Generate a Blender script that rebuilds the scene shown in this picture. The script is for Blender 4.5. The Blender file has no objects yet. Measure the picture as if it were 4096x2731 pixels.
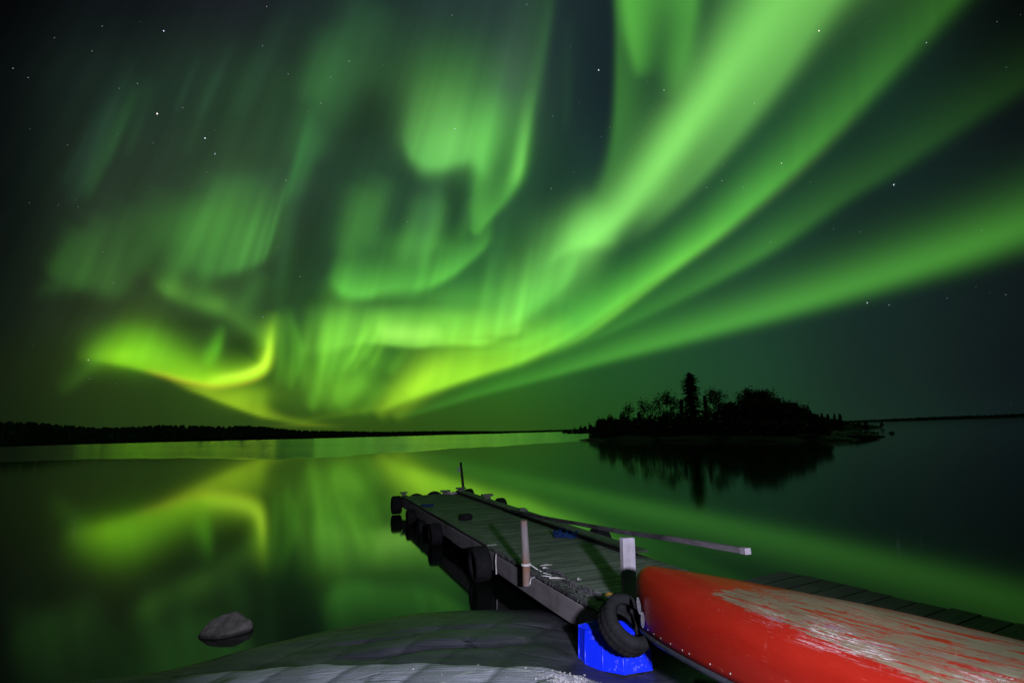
import bpy, bmesh, math, random
import numpy as np
from mathutils import Vector, Matrix
random.seed(7); rng = np.random.default_rng(7)
scene = bpy.context.scene
C = scene.collection

# ------------------------------------------------------------------ camera, world, light, exposure
cam_d = bpy.data.cameras.new('camera'); cam = bpy.data.objects.new('camera', cam_d); C.objects.link(cam)
cam_d.sensor_width = 36.0; cam_d.lens = 36.0 * 2275 / 4096; cam_d.clip_start = 0.05; cam_d.dof.use_dof = True; cam_d.dof.focus_distance = 6.5; cam_d.dof.aperture_fstop = 2.0; cam_d.clip_end = 30000
EYE = 2.15
PITCH = math.atan(356.5 / 2275); ROLL = math.radians(1.6)
cam.matrix_world = (Matrix.Translation((0, 0, EYE)) @ Matrix.Rotation(math.pi / 2 + PITCH, 4, 'X') @ Matrix.Rotation(-ROLL, 4, 'Z'))
scene.camera = cam
world = bpy.data.worlds.new('World'); scene.world = world; world.use_nodes = True
bg = world.node_tree.nodes['Background']; bg.inputs[0].default_value = (0.004, 0.008, 0.007, 1); bg.inputs[1].default_value = 0.4
# the photographer's companion lights the shore with a head torch, a step to the right of the camera
ld = bpy.data.lights.new('head_torch', 'SPOT'); lamp = bpy.data.objects.new('head_torch', ld); C.objects.link(lamp)
ld.energy = 2250; ld.color = (0.77, 0.78, 1.0); ld.shadow_soft_size = 0.13; ld.spot_size = math.radians(80); ld.spot_blend = 1.0
LP = Vector((1.30, -0.38, 2.32)); lamp.location = LP
lamp.rotation_euler = (Vector((-0.05, 4.5, 0.35)) - LP).to_track_quat('-Z', 'Y').to_euler()
scene.render.engine = 'CYCLES'
scene.view_settings.view_transform = 'Standard'; scene.view_settings.look = 'None'
scene.view_settings.exposure = 0; scene.view_settings.gamma = 1; scene.view_settings.use_curve_mapping = False
scene.cycles.use_denoising = True; scene.cycles.max_bounces = 6; scene.cycles.caustics_reflective = False; scene.cycles.caustics_refractive = False
scene.cycles.sample_clamp_indirect = 4

# ------------------------------------------------------------------ helpers
def tag(o, label=None, cat=None, group=None, kind=None):
    if label: o['label'] = label
    if cat: o['category'] = cat
    if group: o['group'] = group
    if kind: o['kind'] = kind
    return o
def empty(name, loc=(0, 0, 0), rz=0.0, label=None, cat=None, group=None):
    o = bpy.data.objects.new(name, None); C.objects.link(o); o.location = loc; o.rotation_euler = (0, 0, rz)
    o.empty_display_size = .2
    return tag(o, label, cat, group)
def link(name, me, mat, parent=None, loc=None, rot=None):
    o = bpy.data.objects.new(name, me); C.objects.link(o)
    if mat and not me.materials: me.materials.append(mat)
    if parent: o.parent = parent
    if loc is not None: o.location = loc
    if rot is not None: o.rotation_euler = rot
    return o
def mesh(name, V, F, smooth=False):
    me = bpy.data.meshes.new(name); me.from_pydata([tuple(map(float, v)) for v in V], [], [tuple(map(int, f)) for f in F]); me.update()
    if smooth: me.polygons.foreach_set('use_smooth', [True] * len(me.polygons))
    return me
class MB:
    def __init__(s): s.V = []; s.F = []
    def add(s, V, F):
        n = len(s.V); s.V += [tuple(v) for v in V]; s.F += [tuple(i + n for i in f) for f in F]; return s
    def box(s, x0, x1, y0, y1, z0, z1, jit=0.0):
        V = [(x, y, z) for z in (z0, z1) for y in (y0, y1) for x in (x0, x1)]
        if jit: V = [tuple(c + random.uniform(-jit, jit) for c in v) for v in V]
        return s.add(V, [(0, 2, 3, 1), (4, 5, 7, 6), (0, 1, 5, 4), (2, 6, 7, 3), (0, 4, 6, 2), (1, 3, 7, 5)])
    def tube(s, pts, r, n=8, caps=True, flat=1.0):
        pts = [Vector(p) for p in pts]; rr = r if hasattr(r, '__len__') else [r] * len(pts)
        V = []; F = []
        for i, p in enumerate(pts):
            d = (pts[min(i + 1, len(pts) - 1)] - pts[max(i - 1, 0)]).normalized()
            a = d.cross(Vector((0, 0, 1)) if abs(d.z) < .95 else Vector((1, 0, 0))).normalized(); b = a.cross(d)
            for k in range(n):
                t = 2 * math.pi * k / n; V.append(p + a * math.cos(t) * rr[i] + b * math.sin(t) * rr[i] * flat)
        for i in range(len(pts) - 1):
            for k in range(n):
                F.append((i * n + k, i * n + (k + 1) % n, (i + 1) * n + (k + 1) % n, (i + 1) * n + k))
        if caps: F += [tuple(range(n)), tuple(range((len(pts) - 1) * n + n - 1, (len(pts) - 1) * n - 1, -1))]
        return s.add(V, F)
    def mesh(s, name, smooth=False): return mesh(name, s.V, s.F, smooth)
    def build(s, name, mat, parent=None, smooth=False, bevel=0.0, **k):
        o = link(name, s.mesh(name, smooth), mat, parent, **k)
        if bevel:
            m = o.modifiers.new('edge', 'BEVEL'); m.width = bevel; m.segments = 2; m.limit_method = 'ANGLE'
        return o
def bevel_mesh(me, w, seg=1):
    bm = bmesh.new(); bm.from_mesh(me); bmesh.ops.bevel(bm, geom=bm.edges[:], offset=w, segments=seg, affect='EDGES', profile=.5); bm.to_mesh(me); bm.free(); return me

# ------------------------------------------------------------------ materials
class N:
    """tiny node helper"""
    def __init__(s, name, rough=.7, spec=.3):
        s.m = bpy.data.materials.new(name); s.m.use_nodes = True; s.t = s.m.node_tree; s.b = s.t.nodes['Principled BSDF']
        s.b.inputs['Roughness'].default_value = rough; s.b.inputs['Specular IOR Level'].default_value = spec
    def n(s, ty, **k):
        nd = s.t.nodes.new(ty)
        for a, v in k.items():
            if a.startswith('i_'): nd.inputs[a[2:].replace('_', ' ')].default_value = v
            else: setattr(nd, a, v)
        return nd
    def l(s, a, b): s.t.links.new(a, b)
    def coord(s, scale=(1, 1, 1), out='Object', warp=0.0, wscale=2.0):
        tc = s.n('ShaderNodeTexCoord'); mp = s.n('ShaderNodeMapping'); mp.inputs['Scale'].default_value = scale
        src = tc.outputs[out]
        s.l(src, mp.inputs[0]); return mp.outputs[0]
    def noise(s, vec, scale=5, detail=4, rough=.55, dist=0.0, out='Fac'):
        nd = s.n('ShaderNodeTexNoise'); nd.inputs['Scale'].default_value = scale; nd.inputs['Detail'].default_value = detail
        nd.inputs['Roughness'].default_value = rough; nd.inputs['Distortion'].default_value = dist
        if vec is not None: s.l(vec, nd.inputs['Vector'])
        return nd.outputs[out]
    def ramp(s, fac, stops, interp='LINEAR'):
        nd = s.n('ShaderNodeValToRGB'); cr = nd.color_ramp; cr.interpolation = interp
        while len(cr.elements) < len(stops): cr.elements.new(.5)
        for e, (p, c) in zip(cr.elements, stops):
            e.position = p; e.color = (c, c, c, 1) if not hasattr(c, '__len__') else (*c[:3], 1)
        s.l(fac, nd.inputs[0]); return nd.outputs[0]
    def mix(s, fac, a, b, mode='MIX'):
        nd = s.n('ShaderNodeMix', data_type='RGBA', blend_type=mode)
        for v, i in ((fac, 0), (a, 6), (b, 7)):
            if hasattr(v, 'type') and not isinstance(v, (tuple, list)): s.l(v, nd.inputs[i])
            elif i == 0: nd.inputs[0].default_value = v
            else: nd.inputs[i].default_value = (*v[:3], 1)
        return nd.outputs[2]
    def math(s, op, a, b=None, c=None, clamp=False):
        nd = s.n('ShaderNodeMath', operation=op, use_clamp=clamp)
        for v, i in ((a, 0), (b, 1), (c, 2)):
            if v is None: continue
            if isinstance(v, (int, float)): nd.inputs[i].default_value = v
            else: s.l(v, nd.inputs[i])
        return nd.outputs[0]
    def bump(s, h, strength=.3, dist=.01):
        nd = s.n('ShaderNodeBump'); nd.inputs['Strength'].default_value = strength; nd.inputs['Distance'].default_value = dist
        s.l(h, nd.inputs['Height']); s.l(nd.outputs[0], s.b.inputs['Normal'])
    def color(s, c):
        if hasattr(c, 'type') and not isinstance(c, (tuple, list)): s.l(c, s.b.inputs['Base Color'])
        else: s.b.inputs['Base Color'].default_value = (*c, 1)
        return s

def wood(name, ca, cb, stain=(.03, .028, .025), axis=0, grain=28, rough=.8, stain_amt=.5, vary=.35, knots=False):
    w = N(name, rough, .2)
    sc = [grain, grain, grain]; sc[axis] = 1.6
    oi = w.n('ShaderNodeObjectInfo')
    tc = w.n('ShaderNodeTexCoord'); add = w.n('ShaderNodeVectorMath', operation='ADD')
    cmb = w.n('ShaderNodeCombineXYZ'); rnd = w.math('MULTIPLY', oi.outputs['Random'], 37.0)
    for i in range(3): w.l(rnd, cmb.inputs[i])
    w.l(tc.outputs['Object'], add.inputs[0]); w.l(cmb.outputs[0], add.inputs[1])
    mp = w.n('ShaderNodeMapping'); mp.inputs['Scale'].default_value = sc; w.l(add.outputs[0], mp.inputs[0])
    g = w.noise(mp.outputs[0], 1.0, 6, .65, .6)
    mp2 = w.n('ShaderNodeMapping'); w.l(add.outputs[0], mp2.inputs[0])
    st = w.noise(mp2.outputs[0], 2.6, 5, .6)
    col = w.mix(w.ramp(g, [(.3, 0), (.7, 1)]), ca, cb)
    col = w.mix(w.math('MULTIPLY', w.ramp(st, [(.45, 0), (.72, 1)]), stain_amt), col, stain)
    crack = w.ramp(g, [(.26, 1), (.34, 0)]); col = w.mix(w.math('MULTIPLY', crack, .7), col, (.012, .011, .01))
    v = w.math('MULTIPLY_ADD', oi.outputs['Random'], vary * 2, 1 - vary)
    hs = w.n('ShaderNodeHueSaturation'); w.l(col, hs.inputs['Color']); w.l(v, hs.inputs['Value'])
    w.color(hs.outputs[0]); w.bump(g, .5, .006)
    return w.m
def plain(name, c, rough=.6, spec=.3, metal=0.0, var=.25, scale=14, bump=.15):
    w = N(name, rough, spec); v = w.coord(); nz = w.noise(v, scale, 5, .6)
    w.color(w.mix(w.ramp(nz, [(.3, 0), (.7, 1)]), tuple(x * (1 - var) for x in c), tuple(min(1, x * (1 + var)) for x in c)))
    w.b.inputs['Metallic'].default_value = metal
    if bump: w.bump(nz, bump, .004)
    return w.m

M = {}
M['deck'] = wood('deck_boards', (.175, .195, .165), (.235, .25, .215), axis=1, grain=30, stain_amt=.45, vary=.16)
M['kerb'] = wood('kerb_timber', (.13, .16, .12), (.2, .23, .18), axis=0, grain=26, vary=.12)
M['dark'] = wood('dark_wet_timber', (.018, .018, .017), (.035, .034, .031), axis=0, grain=24)
M['side'] = wood('side_board', (.24, .21, .21), (.36, .32, .325), stain=(.07, .05, .04), axis=0, grain=22, stain_amt=.5, vary=.1)
M['rotten'] = wood('rotten_timber', (.07, .065, .066), (.15, .14, .15), stain=(.012, .012, .011), axis=0, grain=12, stain_amt=.95, vary=.1)
M['brown_post'] = wood('brown_post_wood', (.20, .165, .15), (.30, .27, .27), stain=(.27, .10, .03), axis=2, grain=15, stain_amt=.95, vary=.05)
M['pale_post'] = wood('pale_post_wood', (.40, .365, .41), (.54, .50, .55), stain=(.16, .12, .10), axis=2, grain=13, stain_amt=.8, vary=.05)
M['rail'] = wood('rail_wood', (.085, .075, .08), (.18, .165, .175), stain=(.025, .022, .022), axis=0, grain=15, stain_amt=.85, vary=.05)
M['rail_end'] = wood('rail_end_wood', (.19, .17, .19), (.26, .24, .27), stain=(.2, .17, .16), axis=2, grain=9, stain_amt=.3, vary=.05)  # paler than the rail: torchlight on its end put into the colour
M['walk'] = wood('boardwalk_boards', (.05, .05, .05), (.085, .082, .08), axis=0, grain=26, vary=.14)
M['rubber'] = plain('tyre_rubber', (.014, .0135, .015), .85, .15, var=.35, scale=9)
M['float'] = plain('dock_float', (.012, .012, .013), .6)
M['steel'] = plain('galvanised_steel', (.42, .43, .45), .38, .5, .8, .2, 30)
M['rope_blue'] = plain('blue_rope', (.012, .04, .15), .8, .2)
M['twine'] = plain('white_twine', (.75, .73, .70), .8, .2)
M['bleached'] = plain('bleached_wood', (.62, .57, .54), .85, .1)
M['leaf_yellow'] = plain('yellow_leaf', (.42, .22, .03), .7, .2)

# ------------------------------------------------------------------ aurora: luminous bands and curtains in chart units
def s2l(c):
    c=np.asarray(c,float)/255.
    return np.where(c<=.04045,c/12.92,((c+.055)/1.055)**2.4)

def spline(P,n=14):
    P=np.asarray(P,float); Q=np.vstack([2*P[0]-P[1],P,2*P[-1]-P[-2]]); out=[]
    t=np.linspace(0,1,n,endpoint=False)[:,None]
    for i in range(1,len(Q)-2):
        a,b,c,d=Q[i-1],Q[i],Q[i+1],Q[i+2]
        out.append(.5*((2*b)+(c-a)*t+(2*a-5*b+4*c-d)*t**2+(3*b-a-3*c+d)*t**3))
    out.append(P[-1:]); return np.maximum(np.vstack(out),[-1e9,-1e9]+[0]*(P.shape[1]-2))

def hash1(i,seed):
    v=np.sin(i*127.1+seed*311.7)*43758.5453
    return v-np.floor(v)
def noise1(x,seed=0):
    i=np.floor(x); f=x-i; f=f*f*(3-2*f)
    return hash1(i,seed)*(1-f)+hash1(i+1,seed)*f
def sstep(a,b,x):
    t=np.clip((x-a)/(b-a),0,1); return t*t*(3-2*t)
GREEN=(98,200,82)
# luminous bands: x, y of the spine, soft width on the upper-left side, on the lower-right side, brightness
def band(X,Y,out,pts,col,pu=1.3,pd=2.0,ray=0.,seed=0,flip=False,rs=.045):
    S=spline(pts); wmax=max(S[:,2].max(),S[:,3].max())*3.6
    m=(X>S[:,0].min()-wmax)&(X<S[:,0].max()+wmax)&(Y>S[:,1].min()-wmax)&(Y<S[:,1].max()+wmax)
    x=X[m]; y=Y[m]
    if x.size==0: return
    best=np.full(x.shape,1e18); sd=np.zeros_like(x); wu=np.ones_like(x); wd=np.ones_like(x); I=np.zeros_like(x)
    for a,b in zip(S[:-1],S[1:]):
        dx,dy=b[0]-a[0],b[1]-a[1]; L2=dx*dx+dy*dy+1e-9
        t=np.clip(((x-a[0])*dx+(y-a[1])*dy)/L2,0,1)
        ex=x-a[0]-t*dx; ey=y-a[1]-t*dy; d2=ex*ex+ey*ey
        k=d2<best; best=np.where(k,d2,best)
        cr=(dx*ey-dy*ex)
        sd=np.where(k,np.sign(cr)*np.sqrt(d2),sd)
        wu=np.where(k,a[2]+t*(b[2]-a[2]),wu); wd=np.where(k,a[3]+t*(b[3]-a[3]),wd); I=np.where(k,a[4]+t*(b[4]-a[4]),I)
    if flip: sd=-sd
    # sd<0 : up side when the spine runs left to right
    f=np.where(sd<0,np.exp(-(np.abs(sd)/np.maximum(wu,1))**pu),np.exp(-(np.abs(sd)/np.maximum(wd,1))**pd))*I
    if ray: f=f*rays(x,y,ray,seed,rs)
    out[m]+=f[:,None]*s2l(col)
VX,VY=1830.,-2700.
def rays(x,y,amt,seed,rs=.045):
    a=(x-VX)/(y-VY)*1000     # angle about the radiant
    n=.55*noise1(a*rs*1.5,seed)+.45*noise1(a*rs*4.3+9,seed+3)
    return 1-amt+2*amt*n
# curtain: lower hem as x, y, height of the fade above it, softness of the hem, brightness
def curtain(X,Y,out,pts,col,ray=.25,seed=0,side=18,rs=.045,p=1.3,top=None):
    S=spline(pts); 
    # shear every point down its ray to the hem: iterate x at hem
    m=(X>S[:,0].min()-150)&(X<S[:,0].max()+420)&(Y>S[:,1].min()-S[:,2].max()*3.2)&(Y<S[:,1].max()+120)
    x=X[m]; y=Y[m]
    if x.size==0: return
    o=np.argsort(S[:,0]); S=S[o]
    xh=x.copy()
    for _ in range(4):
        yh=np.interp(xh,S[:,0],S[:,1]); xh=VX+(x-VX)*(yh-VY)/(y-VY)
    yh=np.interp(xh,S[:,0],S[:,1]); H=np.interp(xh,S[:,0],S[:,2]); s=np.interp(xh,S[:,0],S[:,3]); I=np.interp(xh,S[:,0],S[:,4])
    h=yh-y
    f=I*np.where(h>0,np.exp(-(np.abs(h)/H)**p),np.exp(-(h/s)**2))
    f*=sstep(S[0,0]-side,S[0,0]+side,xh)*(1-sstep(S[-1,0]-side,S[-1,0]+side,xh))
    if ray: f=f*rays(x,y,ray,seed,rs)
    out[m]+=f[:,None]*s2l(col)
def blob(X,Y,out,cx,cy,rx,ry,I,col,tilt=0.,p=2.):
    dx=X-cx; dy=Y-cy; dx=dx+tilt*dy
    f=I*np.exp(-((dx/rx)**2+(dy/ry)**2)**(p/2)); out+=f[:,None]*s2l(col)
# dim background glow, sRGB, grid columns x, rows y
BGX=[-1500,0,250,550,850,1150,1400,1700,2000,2352,3800]
BGY=[-1800,0,200,450,700,850,985,1100]
BG=[
 [(12,20,17),(18,30,26),(26,44,38),(30,54,44),(34,62,48),(36,64,50),(36,64,50),(36,64,50),(30,54,44),(22,38,34),(14,24,20)],
 [(4,6,6),(5,7,8),(15,20,22),(26,31,35),(33,52,47),(40,60,57),(24,38,42),(30,66,48),(22,44,36),(6,9,10),(4,7,7)],
 [(4,7,6),(9,14,14),(28,43,36),(36,58,42),(40,65,45),(42,69,57),(23,38,42),(28,62,48),(22,46,38),(11,17,18),(5,8,7)],
 [(5,7,5),(11,18,16),(40,56,42),(48,69,49),(37,65,49),(40,78,53),(28,54,48),(28,62,48),(21,40,36),(16,25,28),(7,12,11)],
 [(6,11,6),(18,26,20),(46,63,36),(48,78,42),(37,76,45),(42,101,51),(36,92,46),(30,62,46),(23,42,38),(16,26,26),(7,12,11)],
 [(7,13,6),(22,33,16),(40,60,23),(48,83,26),(46,90,32),(46,105,36),(34,80,38),(30,66,44),(24,42,36),(15,24,26),(7,12,12)],
 [(7,13,6),(20,33,14),(33,54,20),(42,69,22),(46,76,20),(44,83,24),(32,74,28),(30,66,36),(24,45,35),(16,29,29),(7,12,12)],
 [(7,13,6),(20,33,14),(33,54,20),(42,69,22),(46,76,20),(44,83,24),(32,74,28),(30,66,36),(24,45,35),(16,29,29),(7,12,12)]]
def bicub(X,Y):
    G=np.sqrt(s2l(np.array(BG)))          # rows, cols, 3
    gx=np.array(BGX,float); gy=np.array(BGY,float)
    def w(v,g):
        v=np.clip(v,g[0],g[-1]-1e-6); i=np.clip(np.searchsorted(g,v,'right')-1,0,len(g)-2)
        t=(v-g[i])/(g[i+1]-g[i]); return i,t*t*(3-2*t)*.5+t*.5
    i,t=w(X,gx); j,u=w(Y,gy); t=t[:,None]; u=u[:,None]
    a=G[j,i]*(1-t)+G[j,i+1]*t; b=G[j+1,i]*(1-t)+G[j+1,i+1]*t
    return (a*(1-u)+b*u)**2
Gb=(132,222,96); G1=(94,192,60); Gd=(76,168,46); Yg=(158,230,42); Yh=(205,240,50); Te=(80,150,110); Or=(190,130,30); Lg=(130,220,60)
def sky(X,Y):
    """X,Y in sky-chart units; returns linear RGB"""
    sh=X.shape; X=X.ravel().astype(float); Y=Y.ravel().astype(float)
    # slow warp keeps hems from being ruler-smooth
    out=bicub(X,Y)
    B=lambda *a,**k: band(X,Y,out,*a,**k)
    C=lambda *a,**k: curtain(X,Y,out,*a,**k)
    D=lambda *a,**k: blob(X,Y,out,*a,**k)
    # right-hand bands (spines listed from the low end up)
    B([(1120,765,40,20,.0),(1180,725,60,24,.20),(1240,672,84,38,.34),(1305,612,88,48,.44),(1365,545,66,34,.82),(1425,495,52,28,.90),(1480,425,52,40,.90),(1545,340,58,42,.95),(1610,250,60,50,.90),(1700,120,74,70,.78),(1800,-20,100,92,.68),(1950,-260,160,150,.68),(2200,-700,240,240,.58),(2450,-1500,380,380,.46),(2450,-2600,520,520,.38),(2300,-3900,640,640,.24),(2000,-5600,640,640,.0)],Gb,pu=1.9,pd=1.7,ray=.03,seed=5)
    B([(1435,560,20,20,.0),(1520,480,50,22,.22),(1600,405,56,22,.30),(1700,285,66,28,.36),(1790,165,76,32,.36),(1900,0,90,40,.30),(2080,-260,110,60,.2),(2400,-800,150,90,.0)],Gb,pu=1.8,pd=2)
    B([(1470,185,14,24,.0),(1466,140,18,34,.34),(1452,60,22,60,.50),(1445,-40,26,90,.52),(1440,-300,40,140,.4),(1430,-900,60,200,.0)],G1,pu=2.4,pd=1.6)
    B([(1350,500,20,40,.05),(1400,400,18,50,.18),(1420,280,14,60,.28),(1424,120,12,80,.24),(1420,-30,12,100,.22),(1400,-500,20,150,.0)],G1,pu=2,pd=1.6)
    B([(1535,230,26,30,.0),(1560,150,40,30,.34),(1580,60,50,24,.40),(1590,-30,60,24,.40),(1600,-400,80,60,.0)],G1,pu=2,pd=1.8)
    B([(860,948,10,8,.0),(885,935,14,8,.12),(920,918,30,10,.42),(985,893,60,12,.72),(1060,868,78,11,.86),(1130,845,70,11,.72),(1200,822,62,12,.56),(1260,795,56,12,.34),(1330,752,50,12,.0)],Yg,pu=1.7,pd=1.9,ray=.10,seed=2)
    B([(1060,880,30,10,.0),(1140,850,40,12,.12),(1220,812,50,13,.52),(1300,772,48,14,.74),(1375,722,48,15,.80),(1470,655,42,15,.74),(1560,595,44,16,.78),(1650,530,48,16,.80),(1740,455,54,17,.70),(1830,375,62,19,.52),(1930,275,72,22,.36),(2060,135,78,26,.25),(2190,-10,90,30,.19),(2400,-260,130,40,.14),(2800,-800,180,80,.0)],G1,pu=1.5,pd=1.9,ray=.10,seed=9)
    B([(1240,818,20,10,.0),(1330,776,20,9,.3),(1400,728,20,9,.4),(1480,668,20,9,.30),(1560,606,20,9,.22),(1650,540,20,9,.1),(1700,500,20,9,.0)],Lg,pu=1.6,pd=1.8)
    B([(1220,830,12,10,.0),(1290,805,16,10,.05),(1400,757,24,12,.17),(1530,694,36,14,.22),(1650,632,40,16,.28),(1760,570,44,18,.30),(1850,510,54,20,.20),(1950,440,58,20,.14),(2050,380,62,22,.11),(2200,280,66,26,.075),(2352,185,70,30,.045),(2700,-20,90,50,.0)],G1,pu=1.5,pd=2)
    B([(890,958,8,6,.0),(960,945,10,7,.10),(1100,902,16,9,.20),(1250,862,24,10,.28),(1400,818,32,14,.42),(1600,762,42,20,.50),(1800,704,50,26,.53),(2000,642,58,32,.50),(2200,575,64,40,.46),(2352,520,70,46,.38),(2700,400,90,60,.22),(3300,200,160,90,.0)],G1,pu=1.5,pd=2.2)
    B([(1480,668,10,7,.0),(1606,584,8,8,.02),(1708,506,8,9,.03),(1808,423,9,10,.025),(1938,296,10,12,.015),(2000,225,12,12,.0)],(170,90,100),pu=2,pd=2)
    C([(1255,600,50,20,.10),(1305,566,60,18,.26),(1345,556,66,16,.32),(1390,552,66,18,.28),(1430,545,70,24,.10)],Gb,ray=.2,seed=71,side=30,p=1.6)
    # central curl
    C([(922,300,70,30,.12),(945,345,86,22,.42),(975,368,100,26,.60),(1010,372,112,26,.66),(1050,362,110,26,.60),(1085,356,120,26,.46),(1120,386,140,28,.28)],(112,208,92),ray=.10,seed=11,side=26,p=1.6)
    D(1030,180,110,90,.17,G1); D(1005,290,80,96,.22,Gb,p=2.6); D(1060,330,60,60,.10,Gb); D(1130,320,80,110,.20,G1,tilt=.1)
    B([(1098,528,14,10,.22),(1120,500,30,10,.42),(1160,450,34,14,.42),(1192,400,34,15,.48),(1207,330,38,15,.36),(1222,240,44,11,.20),(1238,140,50,12,.11),(1258,30,60,14,.07),(1290,-200,80,30,.0)],G1,pu=1.6,pd=2)
    B([(1176,430,16,12,.05),(1193,390,16,9,.34),(1203,330,16,9,.28),(1214,260,18,9,.10),(1225,200,20,9,.0)],Gb,pu=2,pd=2)
    B([(1088,520,12,22,.26),(1096,460,16,26,.28),(1108,380,24,30,.30),(1125,290,34,40,.26),(1140,200,40,50,.0)],G1,pu=2,pd=2)
    D(1180,190,60,120,.10,(110,105,120),tilt=.1)
    C([(755,630,64,24,.16),(790,664,60,20,.60),(840,672,60,18,.66),(885,660,60,20,.48),(930,656,64,20,.54),(980,650,60,18,.66),(1030,628,52,18,.62),(1075,596,44,18,.46),(1125,550,44,20,.28)],(100,205,66),ray=.30,seed=21,side=16,p=1.5)
    D(985,500,34,90,.20,(100,180,100),tilt=.25); D(830,490,50,80,.12,G1,tilt=.2); D(950,560,70,40,.10,G1,tilt=.2)
    D(1010,560,130,30,.10,G1)
    C([(690,800,60,16,.10),(760,790,70,20,.24),(830,780,74,12,.34),(872,782,62,9,.50),(905,787,60,8,.56),(960,791,60,8,.58),(1000,786,60,10,.50),(1050,782,64,12,.42),(1110,782,74,12,.42),(1150,768,80,12,.38),(1190,756,90,12,.38),(1200,750,90,12,.3)],(140,222,75),ray=.22,seed=31,side=18,p=1.7,rs=.06)
    B([(862,764,24,18,.0),(885,764,24,18,.24),(950,770,24,18,.30),(995,766,24,18,.22),(1020,762,20,18,.0)],(190,250,110),pu=2.2,pd=2.2)
    D(1120,690,170,60,.24,G1); D(1000,680,200,24,.10,G1); D(900,725,150,30,.20,G1); D(1020,750,190,38,.32,(125,215,55),p=3); D(830,780,110,60,.12,(110,200,50))
    C([(1175,735,90,16,.30),(1215,712,100,20,.30),(1260,680,110,20,.26),(1320,625,110,20,.2)],G1,ray=.2,seed=41,side=14,p=1.6,rs=.08)
    B([(1060,800,20,14,.08),(1150,800,18,14,.26),(1230,775,20,12,.26),(1300,740,26,14,.16),(1360,700,30,14,.0)],G1,pu=1.6,pd=2)
    # streaks under the curl
    for (x0,y0,x1,y1,w,I) in ((722,900,752,700,16,.24),(760,850,792,705,16,.28),(800,835,850,740,12,.34),(842,812,882,735,12,.32),(770,925,870,830,22,.22),(745,830,765,720,10,.16),(815,845,838,800,7,.22),(690,850,700,760,14,.10)):
        B([(x0-(x1-x0)*.25,y0-(y1-y0)*.25,w*.6,w*.6,.0),(x0,y0,w,w*.8,I*.75),((x0+x1)/2,(y0+y1)/2,w*1.1,w*1.1,I),(x1,y1,w*1.3,w*1.3,I*.6),(x1+(x1-x0)*.35,y1+(y1-y0)*.35,w*1.5,w*1.5,.0)],(120,205,50),pu=2,pd=2)
    D(800,885,84,50,.26,(120,190,40)); D(860,870,120,60,.12,Gd); D(790,790,70,70,.20,(110,200,50),p=3); D(680,890,90,60,.08,(120,180,40))
    D(760,800,60,90,.14,Gd)
    for (x0,y0,x1,y1,w,I) in ((880,940,965,840,26,.32),(920,945,1010,850,24,.24),(945,900,1000,840,18,.2)):
        B([(x0-(x1-x0)*.2,y0-(y1-y0)*.2,w*.6,w*.6,.0),(x0,y0,w,w*.7,I*.7),((x0+x1)/2,(y0+y1)/2,w*1.1,w,I),(x1,y1,w*1.3,w*1.2,I*.5),(x1+(x1-x0)*.4,y1+(y1-y0)*.4,w*1.4,w*1.4,.0)],(170,215,35),pu=2,pd=2)
    # left arc
    B([(170,816,24,14,.0),(215,819,36,12,.16),(260,828,62,9,.40),(310,838,72,9,.52),(370,853,58,9,.62),(430,868,44,10,.76),(500,876,36,11,.88),(560,868,30,11,.90),(602,850,24,12,.94),(616,820,22,13,.84),(620,785,22,14,.66),(624,750,22,15,.36),(632,712,16,14,.0)],(150,226,28),pu=1.6,pd=2)
    B([(470,874,14,8,.0),(520,868,12,8,.35),(570,858,12,9,.5),(605,838,11,9,.55),(617,805,9,9,.45),(621,770,9,9,.15),(624,740,9,9,.0)],(225,245,70),pu=2,pd=2)
    B([(320,846,8,6,.0),(380,862,8,7,.32),(450,880,8,7,.36),(520,884,8,7,.32),(590,868,8,7,.28),(625,830,8,7,.1),(628,800,8,7,.0)],(190,100,40),pu=2,pd=2)
    D(310,800,78,44,.40,(120,222,28)); D(275,818,40,22,.24,(150,228,28)); D(430,830,60,30,.14,(110,210,30)); D(370,815,70,34,.16,Gd); D(320,760,60,20,.08,Gd)
    B([(400,876,16,6,.10),(480,906,24,7,.46),(545,931,28,7,.56),(600,950,22,7,.46),(650,962,10,6,.24),(720,974,8,6,.10),(790,984,8,6,.0)],(165,205,30),pu=1.7,pd=2)
    D(565,905,56,26,.40,(150,205,30)); D(480,890,40,12,.2,(165,205,30)); D(700,976,70,5,.12,(150,160,20)); D(600,925,16,30,.14,(150,205,30))
    B([(462,838,14,12,.0),(480,826,20,16,.26),(496,800,18,13,.40),(506,770,16,11,.20),(512,740,13,8,.0)],(110,220,40),pu=2,pd=2)
    B([(360,640,26,16,.05),(390,668,30,16,.20),(440,690,28,20,.18),(490,700,30,22,.26),(535,722,28,22,.18),(590,762,26,20,.20),(612,785,20,16,.18),(618,800,12,12,.0)],(110,190,60),pu=1.7,pd=2)
    D(400,665,40,24,.12,(110,190,60)); D(490,700,30,22,.10,(110,190,60))
    B([(655,700,20,14,.0),(672,745,26,12,.22),(690,800,26,9,.26),(684,845,22,9,.18),(672,880,12,9,.06),(665,900,12,9,.0)],(95,190,45),pu=1.8,pd=2,flip=True)
    B([(640,700,16,14,.0),(640,760,18,14,.18),(650,820,18,14,.16),(655,870,12,9,.1),(650,890,12,9,.0)],(95,180,45),pu=2,pd=2,flip=True)
    C([(90,660,70,26,.04),(150,646,84,26,.10),(210,644,84,28,.10),(270,664,76,26,.10),(310,655,60,26,.04)],(80,165,62),ray=.18,seed=51,side=22,p=1.6)
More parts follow.
